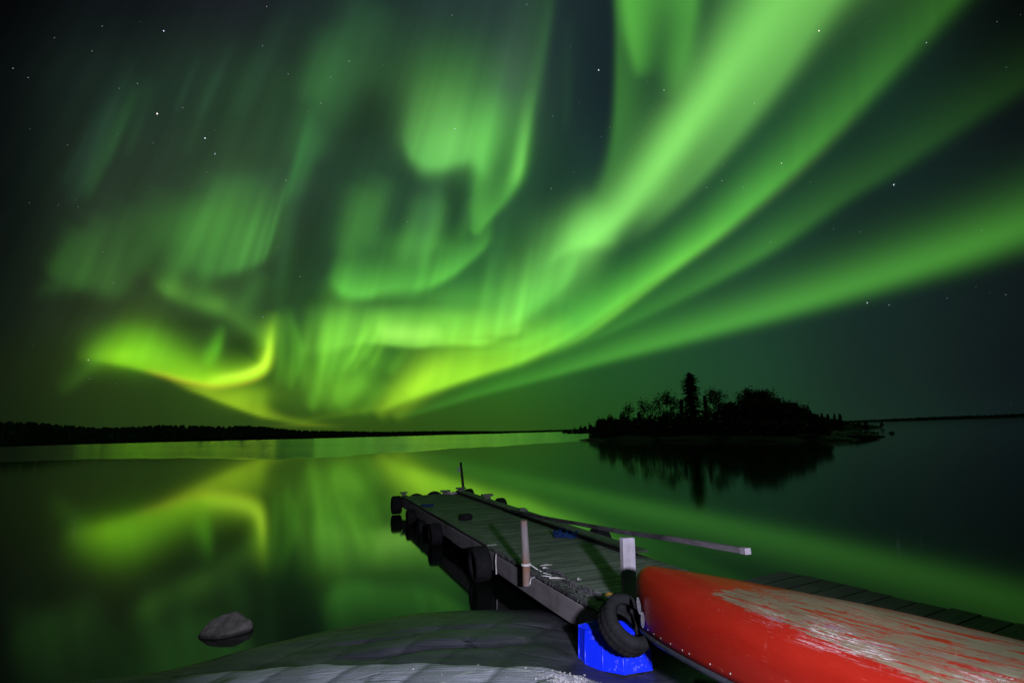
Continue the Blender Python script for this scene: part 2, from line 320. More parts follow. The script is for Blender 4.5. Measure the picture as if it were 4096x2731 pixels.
    C([(360,540,80,40,.05),(420,560,110,40,.10),(470,600,130,40,.18),(520,612,130,22,.24),(560,602,130,22,.28),(592,592,130,22,.22),(625,575,140,24,.08)],(86,180,72),ray=.26,seed=61,side=24,p=1.5,rs=.07)
    D(500,500,66,84,.16,G1,tilt=.3); D(580,540,34,70,.12,G1,tilt=.3); D(420,520,120,60,.08,Gd)
    D(560,420,120,40,.05,Te)
    for (x0,y0,x1,y1,w,I,c) in ((185,420,275,210,16,.055,Te),(215,420,300,240,14,.065,(75,165,75)),(160,400,230,260,14,.035,Te),(410,240,450,140,9,.035,Te),(470,240,520,130,12,.035,Te),(300,620,340,470,20,.03,Gd),(640,640,680,470,14,.06,Te),(640,700,665,560,16,.05,Gd),(690,330,760,120,40,.09,(75,165,75)),(560,230,640,60,26,.04,Te),(740,200,830,30,40,.07,(75,165,75)),(665,440,705,300,10,.10,(60,170,70)),(690,400,720,330,22,.05,(60,170,70))):
        B([(x0-(x1-x0)*.3,y0-(y1-y0)*.3,w*.8,w*.8,.0),(x0,y0,w,w,I),((x0+x1)/2,(y0+y1)/2,w,w,I*1.15),(x1,y1,w*1.2,w*1.2,I*.7),(x1+(x1-x0)*.4,y1+(y1-y0)*.4,w*1.4,w*1.4,.0)],c,pu=2,pd=2)
    B([(130,905,20,14,.0),(165,878,24,16,.09),(205,845,28,14,.14),(232,805,26,14,.12),(245,760,22,16,.0)],(90,165,45),pu=1.8,pd=2)
    D(225,830,26,30,.10,(110,190,40))
    # overlapping soft folds between the arc and the curl
    def S(x0,y0,x1,y1,w,I,c=Gd,k=.3):
        B([(x0-(x1-x0)*k,y0-(y1-y0)*k,w*.7,w*.7,.0),(x0,y0,w,w,I*.9),((x0+x1)/2,(y0+y1)/2,w,w,I),(x1,y1,w*1.2,w*1.2,I*.6),(x1+(x1-x0)*k,y1+(y1-y0)*k,w*1.4,w*1.4,.0)],c,pu=1.8,pd=1.8)
    for a in ((130,620,175,540,26,.10),(190,640,230,520,30,.10),(250,650,290,500,24,.08),(330,600,390,470,34,.10),(400,620,450,480,26,.14),(440,590,500,440,20,.13),(480,600,540,440,18,.15),(520,600,575,440,14,.14),(555,600,600,460,10,.14),(590,585,625,470,7,.12),(612,578,648,450,5,.13),(455,690,480,620,24,.10),(380,660,410,600,26,.12),(640,560,690,400,16,.06),(560,700,600,640,22,.10)): S(*a,c=(86,176,62))
    for a in ((690,430,725,310,18,.10),(735,330,790,160,34,.09),(790,250,850,60,40,.08),(700,210,740,90,26,.06),(860,180,890,40,40,.05),(600,330,650,180,26,.04),(520,330,580,150,30,.035),(440,330,490,190,14,.03),(300,330,345,200,14,.035),(255,350,300,220,12,.04),(205,410,260,270,14,.05),(1240,230,1262,60,10,.06),(1300,260,1306,80,14,.03)): S(*a,c=(80,160,84))
    for a in ((700,860,715,720,14,.16),(735,880,752,760,10,.18),(775,900,800,790,12,.16),(812,820,842,760,8,.22),(858,830,888,770,9,.20),(900,850,935,800,12,.14),(640,860,650,750,12,.14),(668,870,676,770,10,.14),(720,930,760,880,18,.14),(790,930,830,880,20,.16),(840,940,880,890,16,.12)): S(*a,c=(120,205,46))
    for a in ((800,560,830,450,34,.12),(850,540,880,430,30,.10),(930,580,962,470,22,.14),(975,590,1010,470,16,.16),(1000,560,1020,480,12,.10),(1060,540,1075,470,12,.08),(1110,700,1128,600,14,.12),(1150,730,1172,610,14,.14),(1190,740,1216,600,16,.14),(1235,710,1270,590,16,.14),(1280,680,1330,570,18,.14),(1090,780,1100,720,10,.16),(1040,780,1052,730,10,.14),(1140,770,1152,700,10,.16)): S(*a,c=(104,196,70))
    B([(640,975,8,5,.0),(700,968,10,6,.10),(760,955,12,7,.12),(820,945,12,7,.14),(880,935,12,7,.1),(920,925,10,7,.0)],(120,170,30),pu=1.8,pd=2)
    # dark lanes that separate the folds
    def dark(cx,cy,rx,ry,a,tilt=0.):
        dx=X-cx; dy=Y-cy; dx=dx+tilt*dy; out[:]=out*(1-.55*a*np.exp(-((dx/rx)**2+(dy/ry)**2)))[:,None]
    dark(845,270,80,60,.40); dark(700,560,46,120,.42,.22); dark(1040,455,34,60,.42); dark(1060,545,56,24,.34,0); dark(545,790,38,24,.55); dark(190,700,70,34,.40); dark(440,745,90,20,.35); dark(735,690,60,24,.38); dark(900,695,90,9,.30); dark(1140,775,60,7,.28); dark(640,650,30,70,.3,.2); dark(720,800,14,70,.35); dark(870,860,40,24,.30); dark(750,950,30,14,.30); dark(1270,420,46,120,.30,.15); dark(1190,580,30,60,.30); dark(1560,470,60,14,.0); dark(330,560,60,60,.2); dark(330,430,140,70,.18); dark(1080,800,90,6,.25)
    # the dark lane inside the curl and the overall fine ray texture
    r=.6*rays(X,Y,.17,77,.03)+.4*rays(X,Y,.17,78,.07); w=sstep(1450,1150,X)*sstep(1000,760,Y)
    out*=(1+(r-1)*w)[:,None]
    return out.reshape(sh+(3,))
# ------------------------------------------------------------------ sky: aurora dome
CHF = 1306.3; CH_EL = math.atan(356.5 / 2275); CH_T = math.radians(1.6)   # sky chart: tangent chart about azimuth 0, elevation 8.9 degrees
_f = np.array([0, math.cos(CH_EL), math.sin(CH_EL)]); _u0 = np.array([0, -math.sin(CH_EL), math.cos(CH_EL)]); _r0 = np.array([1., 0, 0])
_rt = math.cos(CH_T) * _r0 - math.sin(CH_T) * _u0; _up = math.sin(CH_T) * _r0 + math.cos(CH_T) * _u0
def chart(D):
    c = np.clip(D @ _f, -1, 1); th = np.arccos(c); t0 = math.radians(52)
    r = np.where(th < t0, np.tan(np.minimum(th, t0)), math.tan(t0) + (th - t0) / math.cos(t0) ** 2) * CHF
    a, b = D @ _rt, D @ _up; q = np.sqrt(a * a + b * b) + 1e-12
    return 1176 + r * a / q, 784 - r * b / q
def chart_dir(x, y):
    d = _f + _rt * (x - 1176) / CHF - _up * (y - 784) / CHF; return d / np.linalg.norm(d)
SKY_R = 9000.0
az = np.radians(np.concatenate([np.linspace(-180, -60, 40, endpoint=False), np.linspace(-60, -46, 28, endpoint=False), np.linspace(-46, 46, 400, endpoint=False), np.linspace(46, 60, 28, endpoint=False), np.linspace(60, 180, 40, endpoint=False)]))
el = np.radians(np.concatenate([np.linspace(-6, -1, 4, endpoint=False), np.linspace(-1, 46, 205, endpoint=False), np.linspace(46, 89.5, 60)]))
AZ, EL = np.meshgrid(az, el)
DIR = np.stack([np.sin(AZ) * np.cos(EL), np.cos(AZ) * np.cos(EL), np.sin(EL)], -1)
cx, cy = chart(DIR.reshape(-1, 3)); COL = sky(cx, cy)
na, ne = len(az), len(el)
ii, jj = np.meshgrid(np.arange(na), np.arange(ne - 1)); i2 = (ii + 1) % na
Fq = np.stack([jj * na + ii, (jj + 1) * na + ii, (jj + 1) * na + i2, jj * na + i2], -1).reshape(-1, 4)
Vd = np.vstack([DIR.reshape(-1, 3), [[0, 0, 1]]]) * SKY_R
sky_me = bpy.data.meshes.new('sky')
top = na * ne; cap = [((ne - 1) * na + k, top, (ne - 1) * na + (k + 1) % na) for k in range(na)]
sky_me.from_pydata(Vd.tolist(), [], Fq.tolist() + cap); sky_me.update()
at = sky_me.color_attributes.new('aurora', 'FLOAT_COLOR', 'POINT')
ca = np.ones((len(Vd), 4), np.float32); ca[:-1, :3] = COL; ca[-1, :3] = COL[-na:].mean(0)
at.data.foreach_set('color', ca.ravel())
sky_me.polygons.foreach_set('use_smooth', [True] * len(sky_me.polygons))
sm = bpy.data.materials.new('aurora_sky'); sm.use_nodes = True; nt = sm.node_tree; nt.nodes.clear()
o_ = nt.nodes.new('ShaderNodeOutputMaterial'); e_ = nt.nodes.new('ShaderNodeEmission'); a_ = nt.nodes.new('ShaderNodeAttribute'); a_.attribute_name = 'aurora'
nt.links.new(a_.outputs['Color'], e_.inputs[0]); nt.links.new(e_.outputs[0], o_.inputs[0])
sm.cycles.emission_sampling = 'NONE'
tag(link('sky', sky_me, sm), 'night sky filled with green curtains of aurora', 'sky', kind='structure')

# stars: small glowing balls just inside the dome
S1 = [(376, 71, 2.4, 0), (361, 261, 3.0, 1), (471, 317, 2.8, 0), (494, 353, 2.0, 0), (657, 414, 1.6, 2), (1045, 296, 2.0, 0), (1375, 161, 2.6, 0), (1881, 71, 2.6, 1), (1525, 207, 1.9, 0), (1733, 237, 1.7, 0), (1795, 375, 2.0, 2), (2053, 424, 2.4, 0), (1992, 695, 2.3, 0), (2042, 700, 1.5, 0), (203, 826, 2.0, 1),
      (603, 105, 1.5, 0), (802, 141, 1.6, 2), (737, 237, 1.5, 0), (30, 157, 1.5, 0), (65, 178, 1.3, 0), (235, 60, 1.3, 0), (125, 87, 1.2, 0), (211, 117, 1.3, 0), (274, 203, 1.2, 0), (316, 192, 1.4, 0), (420, 247, 1.4, 0), (662, 170, 1.3, 0), (710, 255, 1.2, 0), (760, 177, 1.3, 0), (1210, 10, 1.5, 0), (1038, 35, 1.4, 1), (613, 15, 1.4, 1),
      (1660, 378, 1.4, 0), (1658, 415, 1.6, 0), (1623, 430, 1.5, 0), (1706, 430, 1.4, 0), (1572, 608, 1.5, 1), (1608, 770, 1.5, 0), (1620, 720, 1.1, 0), (2128, 98, 1.8, 0), (1450, 410, 1.2, 0), (1270, 267, 1.3, 0), (1401, 293, 1.2, 1), (1381, 313, 1.1, 0), (1318, 397, 1.2, 0), (1266, 433, 1.5, 0), (1391, 437, 1.3, 0), (1770, 556, 1.4, 2), (1470, 670, 1.2, 0), (1460, 675, 1.1, 0), (866, 525, 1.2, 0), (935, 509, 1.3, 1), (638, 567, 1.3, 1), (690, 635, 1.3, 2), (604, 727, 1.4, 0), (260, 648, 1.3, 0), (385, 657, 1.2, 0), (1915, 525, 1.2, 0), (1975, 533, 1.1, 0), (2255, 528, 1.1, 0), (2310, 676, 1.1, 0), (2175, 684, 1.1, 0), (880, 150, 1.0, 0), (1330, 235, 1.1, 0), (155, 333, 1.1, 0), (352, 328, 1.1, 0), (475, 395, 1.0, 0), (645, 392, 1.0, 0), (134, 470, 1.1, 0), (68, 465, 1.0, 0), (2290, 50, 1.0, 0), (1488, 188, 1.2, 0)]
for _ in range(230): S1.append((random.uniform(-900, 3300), random.uniform(-900, 940), random.uniform(.55, 1.0), random.choice((0, 0, 0, 1, 2))))
sb = MB(); scol = []
for x, y, s, c in S1:
    d = chart_dir(x, y); p = Vector(d) * (SKY_R - 90); r = 3.1 * s ** .8
    a = Vector((1, 0, 0)).cross(p).normalized(); b = a.cross(p).normalized(); n_ = p.normalized()
    sb.add([p + a * r, p - a * r, p + b * r, p - b * r, p + n_ * r, p - n_ * r], [(0, 2, 4), (2, 1, 4), (1, 3, 4), (3, 0, 4), (2, 0, 5), (1, 2, 5), (3, 1, 5), (0, 3, 5)])
    k = (.15 + .13 * max(0, s - .8) ** 1.5 * 2.2); tint = ((.72, .84, 1), (1, .88, .78), (1, 1, .96))[c]
    scol += [(tint[0] * k, tint[1] * k, tint[2] * k, 1)] * 6
st_me = sb.mesh('stars'); at = st_me.color_attributes.new('glow', 'FLOAT_COLOR', 'POINT'); at.data.foreach_set('color', np.array(scol, np.float32).ravel())
stm = bpy.data.materials.new('starlight'); stm.use_nodes = True; nt = stm.node_tree; nt.nodes.clear()
o_ = nt.nodes.new('ShaderNodeOutputMaterial'); e_ = nt.nodes.new('ShaderNodeEmission'); a_ = nt.nodes.new('ShaderNodeAttribute'); a_.attribute_name = 'glow'; e_.inputs[1].default_value = 3.0
nt.links.new(a_.outputs['Color'], e_.inputs[0]); nt.links.new(e_.outputs[0], o_.inputs[0]); stm.cycles.emission_sampling = 'NONE'
tag(link('stars', st_me, stm), 'faint white and blue stars scattered across the aurora sky', 'stars', kind='stuff')

# ------------------------------------------------------------------ lake
w = N('lake_water', .05, .5); w.b.inputs['IOR'].default_value = 1.28
w.color((.0035, .006, .004))
w.b.inputs['Roughness'].default_value = .066
lake = MB(); ring = [(0, 0, 0)]
rad = [3, 8, 20, 60, 200, 700, 2500, 9800]; na_ = 72
for r in rad:
    for k in range(na_): ring.append((r * math.cos(2 * math.pi * k / na_), 8 + r * math.sin(2 * math.pi * k / na_), 0))
Fl = [(0, 1 + k, 1 + (k + 1) % na_) for k in range(na_)]
ring[0] = (0, 8, 0)
for i in range(len(rad) - 1):
    for k in range(na_): Fl.append((1 + i * na_ + k, 1 + (i + 1) * na_ + k, 1 + (i + 1) * na_ + (k + 1) % na_, 1 + i * na_ + (k + 1) % na_))
tag(link('lake_water', mesh('lake_water', ring, Fl), w.m), 'calm dark lake mirroring the green aurora', 'lake', kind='structure')

# a breeze ruffles the open lake beyond a wavering line sixty to a hundred metres out: real wavelets, a little longer further off
RA = np.radians(np.linspace(-58, 10.5, 84)); r0 = np.interp(np.degrees(RA), [-58, -50, -41.7, -36, -30, -25, -21.5, -17, -14, -10, -6.4, 0, 5.2, 8, 10.5], [125, 110, 100, 92, 79, 66, 60, 62, 66, 70, 77, 84, 96, 104, 118]) * (1 + .014 * np.sin(RA * 47) + .012 * np.sin(RA * 121 + 2))
ends = np.interp(np.degrees(RA), [-58, -40, -28, -22, 4, 10.5], [.25, .6, .9, 1, 1, 0])
u = np.arange(0, 2900) * .00078
RR = r0[None, :] * np.exp(u)[:, None]; AZr = np.broadcast_to(RA[None, :], RR.shape)
ph = 2 * np.pi / .0048 * np.log(RR / 50)
slope = .17 * np.clip(u[:, None] / (.07 + .05 * np.sin(AZr * 83)), 0, 1) ** .7 * ends[None, :] * (.92 + .16 * np.sin(RR * .03 + AZr * 9) ** 2)
hw = RR * .0048 / (2 * np.pi) * slope * (.62 * np.sin(ph + 2.2 * np.sin(AZr * 31) + AZr * 55) + .38 * np.sin(ph * 1.37 + 3 * np.sin(AZr * 23 + 1) - AZr * 70))
Vr = np.stack([RR * np.sin(AZr), RR * np.cos(AZr), hw + .004 + .25 * RR * .0048 / (2 * np.pi) * slope], -1).reshape(-1, 3)
ncol = len(RA); jj, ii = np.meshgrid(np.arange(len(u) - 1), np.arange(ncol - 1), indexing='ij'); q0 = (jj * ncol + ii).ravel()
rme = bpy.data.meshes.new('ruffled_water'); rme.from_pydata(Vr.tolist(), [], np.stack([q0, q0 + 1, q0 + ncol + 1, q0 + ncol], 1).tolist()); rme.update(); rme.polygons.foreach_set('use_smooth', [True] * len(rme.polygons))
rough = w.m.copy(); rough.name = 'ruffled_lake_water'; rough.node_tree.nodes['Principled BSDF'].inputs['Roughness'].default_value = .17
tag(link('ruffled_water', rme, rough), 'band of wind-ruffled water along the far side of the lake', 'lake', kind='structure')

# ------------------------------------------------------------------ far shore with its woods
M['earth'] = plain('forest_floor', (.035, .04, .028), .9, .1)
M['far_leaf'] = plain('far_conifer_foliage', (.03, .04, .025), .9, .1)
def xdir(px): 
    d = chart_dir(px * 2352 / 4096, 0); 
    # azimuth of the horizon point under this column of the chart
    y = (1722 + (2048 - px) * .0279) * 2352 / 4096; d = chart_dir(px * 2352 / 4096, y); return math.atan2(d[0], d[1])
KX = [-3000, -900, 0, 100, 300, 450, 580, 640, 850, 1000, 1060, 1120, 1200, 1300, 1500, 1800, 2000, 2100, 2200, 2300, 2900, 3400, 3700, 4096, 5000, 7500]
KD = [1400, 1300, 1150, 1100, 950, 880, 820, 800, 730, 690, 660, 640, 600, 560, 520, 500, 490, 485, 480, 490, 800, 900, 1300, 1700, 1900, 1900]
KT = [70, 74, 76, 74, 60, 54, 56, 60, 54, 53, 48, 40, 33, 29, 22, 17, 11, 8, 9, 8, 9, 9, 12, 13, 13, 13]
KA = [xdir(k) for k in KX]
TREE_H = 5.5
aa = np.linspace(KA[0], KA[-1], 420)
Vs = []; Fs = []; prof = [(-6, -.6), (0, .15), (12, .9), (30, 'a'), (90, 'b'), (180, 'c'), (420, -2)]
def shore(a):
    D = np.interp(a, KA, KD) * (1 + .03 * math.sin(a * 41) + .02 * math.sin(a * 97 + 1)); px_t = np.interp(a, KA, KT)
    T = max(1.2, (px_t / 2275 * (D + 190) - .6) * math.cos(0)); return D, T
for a in aa:
    D, T = shore(a); top_g = max(.8, T - TREE_H * min(1, T / 14))
    for off, z in prof:
        z = {'a': min(2.0, top_g), 'b': top_g * .55, 'c': top_g}.get(z, z)
        Vs.append(((D + off) * math.sin(a), (D + off) * math.cos(a), z))
npf = len(prof)
for i in range(len(aa) - 1):
    for k in range(npf - 1): Fs.append((i * npf + k, (i + 1) * npf + k, (i + 1) * npf + k + 1, i * npf + k + 1))
tag(link('far_shore', mesh('far_shore', Vs, Fs, True), M['earth']), 'low dark hills along the far side of the lake', 'hills', kind='structure')
fw = MB()
def conifer_card(mb, x, y, z, h, r):
    # slim three-sided ragged spire
    V = []; F = []; a0 = random.uniform(0, 6.28)
    for k, (t, q) in enumerate(((0, 1), (.33, .62), (.36, .86), (.66, .36), (.69, .55), (1, .22))):
        for j in range(4):
            a = a0 + j * math.pi / 2; V.append((x + q * r * math.cos(a), y + q * r * math.sin(a), z + t * h))
    for k in range(5):
        for j in range(4): F.append((k * 4 + j, k * 4 + (j + 1) % 4, k * 4 + 4 + (j + 1) % 4, k * 4 + 4 + j))
    mb.add(V, F)
for row in range(8000):
    a = random.uniform(KA[1] * 1.0, KA[-2])
    D, T = shore(a); q = random.random(); off = (2 + 26 * random.random()) if q < .45 else 40 + 150 * random.random()
    th = TREE_H * min(1, T / 14)
    top_g = max(.8, T - th); zg = min(2.0, top_g) * min(1, off / 30) if off < 30 else np.interp(off, [30, 90, 180, 420], [min(2, top_g), top_g * .55, top_g, 0])
    h = th * random.uniform(.93, 1.02); conifer_card(fw, (D + off) * math.sin(a), (D + off) * math.cos(a), zg - .3, max(1.0, h), max(2.4, h * random.uniform(.6, 1.0)))
tag(fw.build('far_wood', M['far_leaf']), 'dark conifer woods along the far lake shore', 'woods', kind='stuff')

# ------------------------------------------------------------------ island, islets and their trees
M['bark'] = plain('dark_bark', (.06, .05, .045), .9, .1)
M['birch_bark'] = plain('birch_bark', (.22, .2, .18), .9, .1)
M['needles'] = plain('spruce_needles', (.035, .05, .028), .85, .1)
M['leaves'] = plain('autumn_leaves', (.12, .10, .05), .85, .1)
M['shrub'] = plain('shrub_leaves', (.09, .085, .05), .9, .1)
M['reed'] = plain('sedge_and_rock', (.12, .105, .085), .9, .1)
def land(name, outline, heights, mat, label, seed=0):
    O = np.array(outline, float); n0 = len(O)
    # resample the outline smoothly
    P = []
    for i in range(n0):
        a, b, c, d = O[i - 1], O[i], O[(i + 1) % n0], O[(i + 2) % n0]
        for t in np.linspace(0, 1, 8, endpoint=False):
            P.append(.5 * ((2 * b) + (c - a) * t + (2 * a - 5 * b + 4 * c - d) * t ** 2 + (3 * b - a - 3 * c + d) * t ** 3))
    P = np.array(P); c0 = P.mean(0); n = len(P); V = []; F = []
    for j, (sc, z) in enumerate(heights):
        for i, q in enumerate(P):
            r = 1 + .05 * math.sin(i * .9 + j) + .04 * math.sin(i * 2.3 + j * 2 + seed)
            V.append((*(c0 + (q - c0) * sc * (r if j else 1)), z * (1 + .25 * math.sin(i * .7 + seed + j))))
    for j in range(len(heights) - 1):
        for i in range(n): F.append((j * n + i, j * n + (i + 1) % n, (j + 1) * n + (i + 1) % n, (j + 1) * n + i))
    V.append((*c0, heights[-1][1])); k = (len(heights) - 1) * n; F += [(k + i, k + (i + 1) % n, len(V) - 1) for i in range(n)]
    return tag(link(name, mesh(name, V, F, True), mat), label, 'island', kind='structure')
land('island_ground', [(12.5, 104.5), (16, 95), (26, 83), (34, 69), (39, 65.5), (46, 73), (51.5, 83), (48, 90), (42, 96), (30, 108), (18, 113)], [(1, -.2), (.97, .1), (.9, .5), (.72, .75), (.4, .9)], M['reed'], 'low wooded island in the lake')
land('islet_ground', [(24, 266), (32, 256), (42, 244), (52, 246), (56, 262), (40, 280), (28, 278)], [(1, -.3), (.95, .3), (.7, 1.0), (.4, 1.3)], M['earth'], 'small wooded islet behind the island', 3)
land('point_ground', [(84, 164), (97, 168), (112, 176), (116, 186), (104, 196), (86, 190)], [(1, -.3), (.95, .3), (.7, .8), (.4, 1.0)], M['earth'], 'low point of land beyond the island', 5)

def leafq(mb, p, s):
    d = Vector((random.gauss(0, 1), random.gauss(0, 1), random.gauss(0, .7))).normalized(); a = d.orthogonal().normalized(); b = d.cross(a)
    t = random.uniform(0, 6.28); a, b = a * math.cos(t) + b * math.sin(t), b * math.cos(t) - a * math.sin(t)
    mb.add([p - a * s, p - b * s * .55, p + a * s, p + b * s * .55], [(0, 1, 2, 3)])
def birch_mesh(h, r, seed, n=620):
    random.seed(seed); tr = MB(); cr = MB()
    lean = Vector((random.uniform(-.05, .05), random.uniform(-.05, .05), 1)) * h
    tr.tube([(0, 0, -.4), tuple(lean * .4), tuple(lean * .75), tuple(lean * .97)], [.11 * h / 7, .085 * h / 7, .05 * h / 7, .015], 6)
    tips = []
    for k in range(11):
        t = random.uniform(.28, .9); a = random.uniform(0, 6.28); l = r * random.uniform(.55, 1.05) * (1.15 - .75 * abs(t - .5))
        p0 = lean * t; p1 = p0 + Vector((math.cos(a) * l * .6, math.sin(a) * l * .6, l * .45)); p2 = p0 + Vector((math.cos(a) * l, math.sin(a) * l, l * .8))
        tr.tube([p0, p1, p2], [.035, .022, .008], 4, False); tips += [p1, p2, p1.lerp(p2, .5)]
    tips += [lean * .97, lean * .88]
    for k in range(n):
        c = random.choice(tips); p = c + Vector((random.gauss(0, .2 * r), random.gauss(0, .2 * r), random.gauss(0, .26 * r)))
        leafq(cr, p, random.uniform(.10, .19))
    return tr.mesh('birch_trunk'), cr.mesh('birch_crown')
def spruce_mesh(h, r, seed, old=False):
    random.seed(seed); tr = MB(); cr = MB()
    tr.tube([(0, 0, -.4), (0, 0, h * .5), (.05, 0, h)], [.022 * h, .015 * h, .01], 6)
    nl = int(26 if old else 17)
    for k in range(nl):
        t = .06 + .94 * k / (nl - 1); 
        if old: rr = r * (1.0 - .26 * t) * (.9 + .1 * math.sin(k * 1.9)) * random.uniform(.72, 1.08) * (1.0 if t < .86 else .85 if t < .95 else .55)
        else: rr = r * (1.03 - t) * random.uniform(.75, 1.1)
        nb = 12 if old else 8
        for j in range(nb):
            a = 2 * math.pi * (j + random.random() * .8) / nb + k; l = rr * random.uniform(.55, 1.15) + .06; tj = random.uniform(-.28, .22) * min(1, (1 - t) * 6); dr = random.uniform(.2, .55)
            for q in range(max(3, int(l * 5))):
                u = (q + random.random()) / max(3, int(l * 5)); d = u * l
                p = Vector((math.cos(a) * d, math.sin(a) * d, h * t + tj - d * dr + random.uniform(-.12, .12)))
                s = random.uniform(.26, .46) * (1.1 - .5 * u); b = Vector((math.cos(a), math.sin(a), -.5)).normalized(); c = b.cross(Vector((0, 0, 1))).normalized()
                p = p + c * random.uniform(-.18, .18) * (1 - .4 * u)
                cr.add([p - b * s, p - c * s * .55 - Vector((0, 0, s * .5)), p + b * s * 1.1, p + c * s * .55 - Vector((0, 0, s * .4))], [(0, 1, 2, 3)])
    return tr.mesh('spruce_trunk'), cr.mesh('spruce_crown')
TREES = [(20.2, 100.4, 5.5, 2.3, 'b'), (22.0, 101.3, 4.6, 1.2, 's'), (22.9, 98.2, 7.0, 2.5, 'b'), (25.0, 98.8, 7.7, 2.7, 'b'), (25.4, 94.6, 7.6, 2.2, 'b'), (27.3, 97.1, 6.8, 2.2, 'b'), (27.4, 93.6, 6.3, 1.3, 's'), (28.9, 93.1, 10.6, 3.6, 't'), (30.8, 92.1, 6.7, 1.2, 's'), (30.9, 88.5, 7.4, 2.4, 'b'), (32.8, 91.0, 7.4, 2.2, 'b'), (31.8, 83.7, 5.2, 1.6, 's'), (34.2, 87.1, 5.6, 1.8, 'b'),
         (34.4, 85.1, 6.9, 2.3, 'm'), (36.5, 87.3, 7.0, 2.5, 'm'), (36.0, 82.9, 6.5, 2.4, 'm'), (37.7, 83.9, 5.8, 2.4, 'm'), (36.9, 79.7, 5.2, 2.2, 'm'), (38.5, 81.0, 5.0, 2.1, 'm'), (37.5, 77.1, 4.4, 1.9, 'm'), (39.1, 78.4, 3.9, 1.8, 'm'), (40.3, 78.4, 3.6, 1.7, 'c'), (34.2, 80.2, 5.4, 2.3, 'm'), (34.8, 78.4, 4.8, 2.3, 'm'), (33.3, 81.4, 5.2, 2.2, 'm'), (35.4, 76.7, 4.1, 2.1, 'm'), (36.0, 74.9, 3.6, 1.8, 'm'), (30.8, 84.2, 4.8, 2.0, 'm'), (17.7, 104.0, 3.9, 2.0, 'w'), (19.7, 104.7, 4.2, 1.9, 'w'), (17.2, 110.0, 3.5, 2.0, 'w')]
TL = {2: 'tallish thin-crowned birch, leftmost of the tall trees on the island', 3: 'broad airy birch just right of the leftmost tall birch on the island', 4: 'airy birch between the broad birch and the tall spruce', 5: 'birch standing close behind the left side of the tall spruce',
      0: 'short round birch standing alone above the low brush at the left of the island', 1: 'small pointed spruce between the short round birch and the taller birches', 6: 'slim spruce hugging the left side of the tallest spruce', 7: 'tallest tree on the island, an old ragged black spruce', 8: 'slim pointed spruce just right of the tallest spruce',
      9: 'airy tall birch right of the tallest spruce', 10: 'second airy birch right of the tallest spruce', 11: 'short dark spruce in the gap before the dense wood on the right', 12: 'birch in the gap beside the short dark spruce', 21: 'small spruce at the right end of the island wood', 13: 'leafy tree forming the top left corner of the dense island wood'}
for i, (x, y, h, wd, k) in enumerate(TREES):
    sp = k in 'stc'
    t = empty('spruce_tree' if sp else 'birch_tree' if k == 'b' else 'leafy_tree', (x, y, .7), random.uniform(0, 6), cat='tree')
    if i in TL: t['label'] = TL[i]
    elif 14 <= i <= 20: t['label'] = ('second', 'third', 'fourth', 'fifth', 'sixth', 'seventh', 'eighth')[i - 14] + ' leafy tree from the left along the skyline of the dense island wood'
    elif k == 'm': t['label'] = 'leafy tree filling the dark front of the dense wood on the island'
    else: t['label'] = {28: 'middle one of three low trees in the brush on the left end of the island', 29: 'rightmost of three low trees in the brush on the left end of the island', 30: 'leftmost of three low trees in the brush on the left end of the island'}[i]
    t['group'] = 'trees on the island'
    h -= .7
    a, b = spruce_mesh(h, wd / 2 * (1.5 if k == 't' else 1.3), 100 + i, k == 't') if sp else birch_mesh(h, wd / 2 * 1.15, 100 + i, 1500 if k == 'm' else 620)
    link('trunk', a, M['bark'] if sp or k != 'b' else M['birch_bark'], t); link('crown', b, M['needles'] if sp else M['leaves'], t)
random.seed(21)
ub = MB()
front = [(13.5, 104), (17, 96.5), (26.3, 85), (34, 71.5), (37.5, 69)]; frontz = [.7, 2.9, 3.3, 3.4, 2.0]
for k in range(13000):
    t = random.random() * (len(front) - 1); i = min(int(t), len(front) - 2); u = t - i
    hx = frontz[i] * (1 - u) + frontz[i + 1] * u
    x = front[i][0] * (1 - u) + front[i + 1][0] * u; y = front[i][1] * (1 - u) + front[i + 1][1] * u
    q = random.random() ** .8; back = q * 9 + .3; x += back * .57 * .6 + random.uniform(-.5, .5); y += back * .8
    zt = hx * (.45 + .55 * min(1, q * 2)) * (1 + .22 * math.sin(x * 2.1) * math.sin(y * 1.3 + x)) + .5
    leafq(ub, Vector((x, y, .1 + random.random() * zt)), random.uniform(.24, .48))
for k in range(1500):   # sedge along the low right spit
    t = random.random(); x = 39 + 12 * t + random.uniform(-1.2, 1.2); y = 70 + 13 * t + random.uniform(-2.5, 5) * (1 - .6 * t)
    leafq(ub, Vector((x, y, .25 + .5 * random.random() * (1 - .5 * t))), random.uniform(.1, .22))
tag(ub.build('undergrowth', M['shrub']), 'dense dark brush and sedge along the island shore', 'undergrowth', kind='stuff')
fb = MB()
for (x, y, h) in [(25.9, 268.8, 2.0), (31.1, 263.2, 3.2), (34.9, 257.6, 4.7), (38.6, 252.1, 6.0), (40.9, 249, 5.0), (87.7, 170, 5.6), (92, 172.5, 4.6), (96.2, 176, 3.4), (100.9, 179, 1.9), (106.9, 182, 1.2)]:
    for k in range(22): conifer_card(fb, x + random.gauss(0, 2.2), y + random.gauss(0, 3), .3, h * random.uniform(.45, 1.0), random.uniform(.5, 1.0))
for k in range(120): conifer_card(fb, random.uniform(38, 54), random.uniform(250, 270), .6, random.uniform(3, 6), random.uniform(.8, 1.3))
for k in range(60): conifer_card(fb, random.uniform(86, 110), random.uniform(172, 188), .5, random.uniform(.6, 1.6), random.uniform(.5, 1.0))
tag(fb.build('islet_wood', M['far_leaf']), 'small dark conifers on the islet and point behind the island', 'woods', kind='stuff')
rk = MB(); 
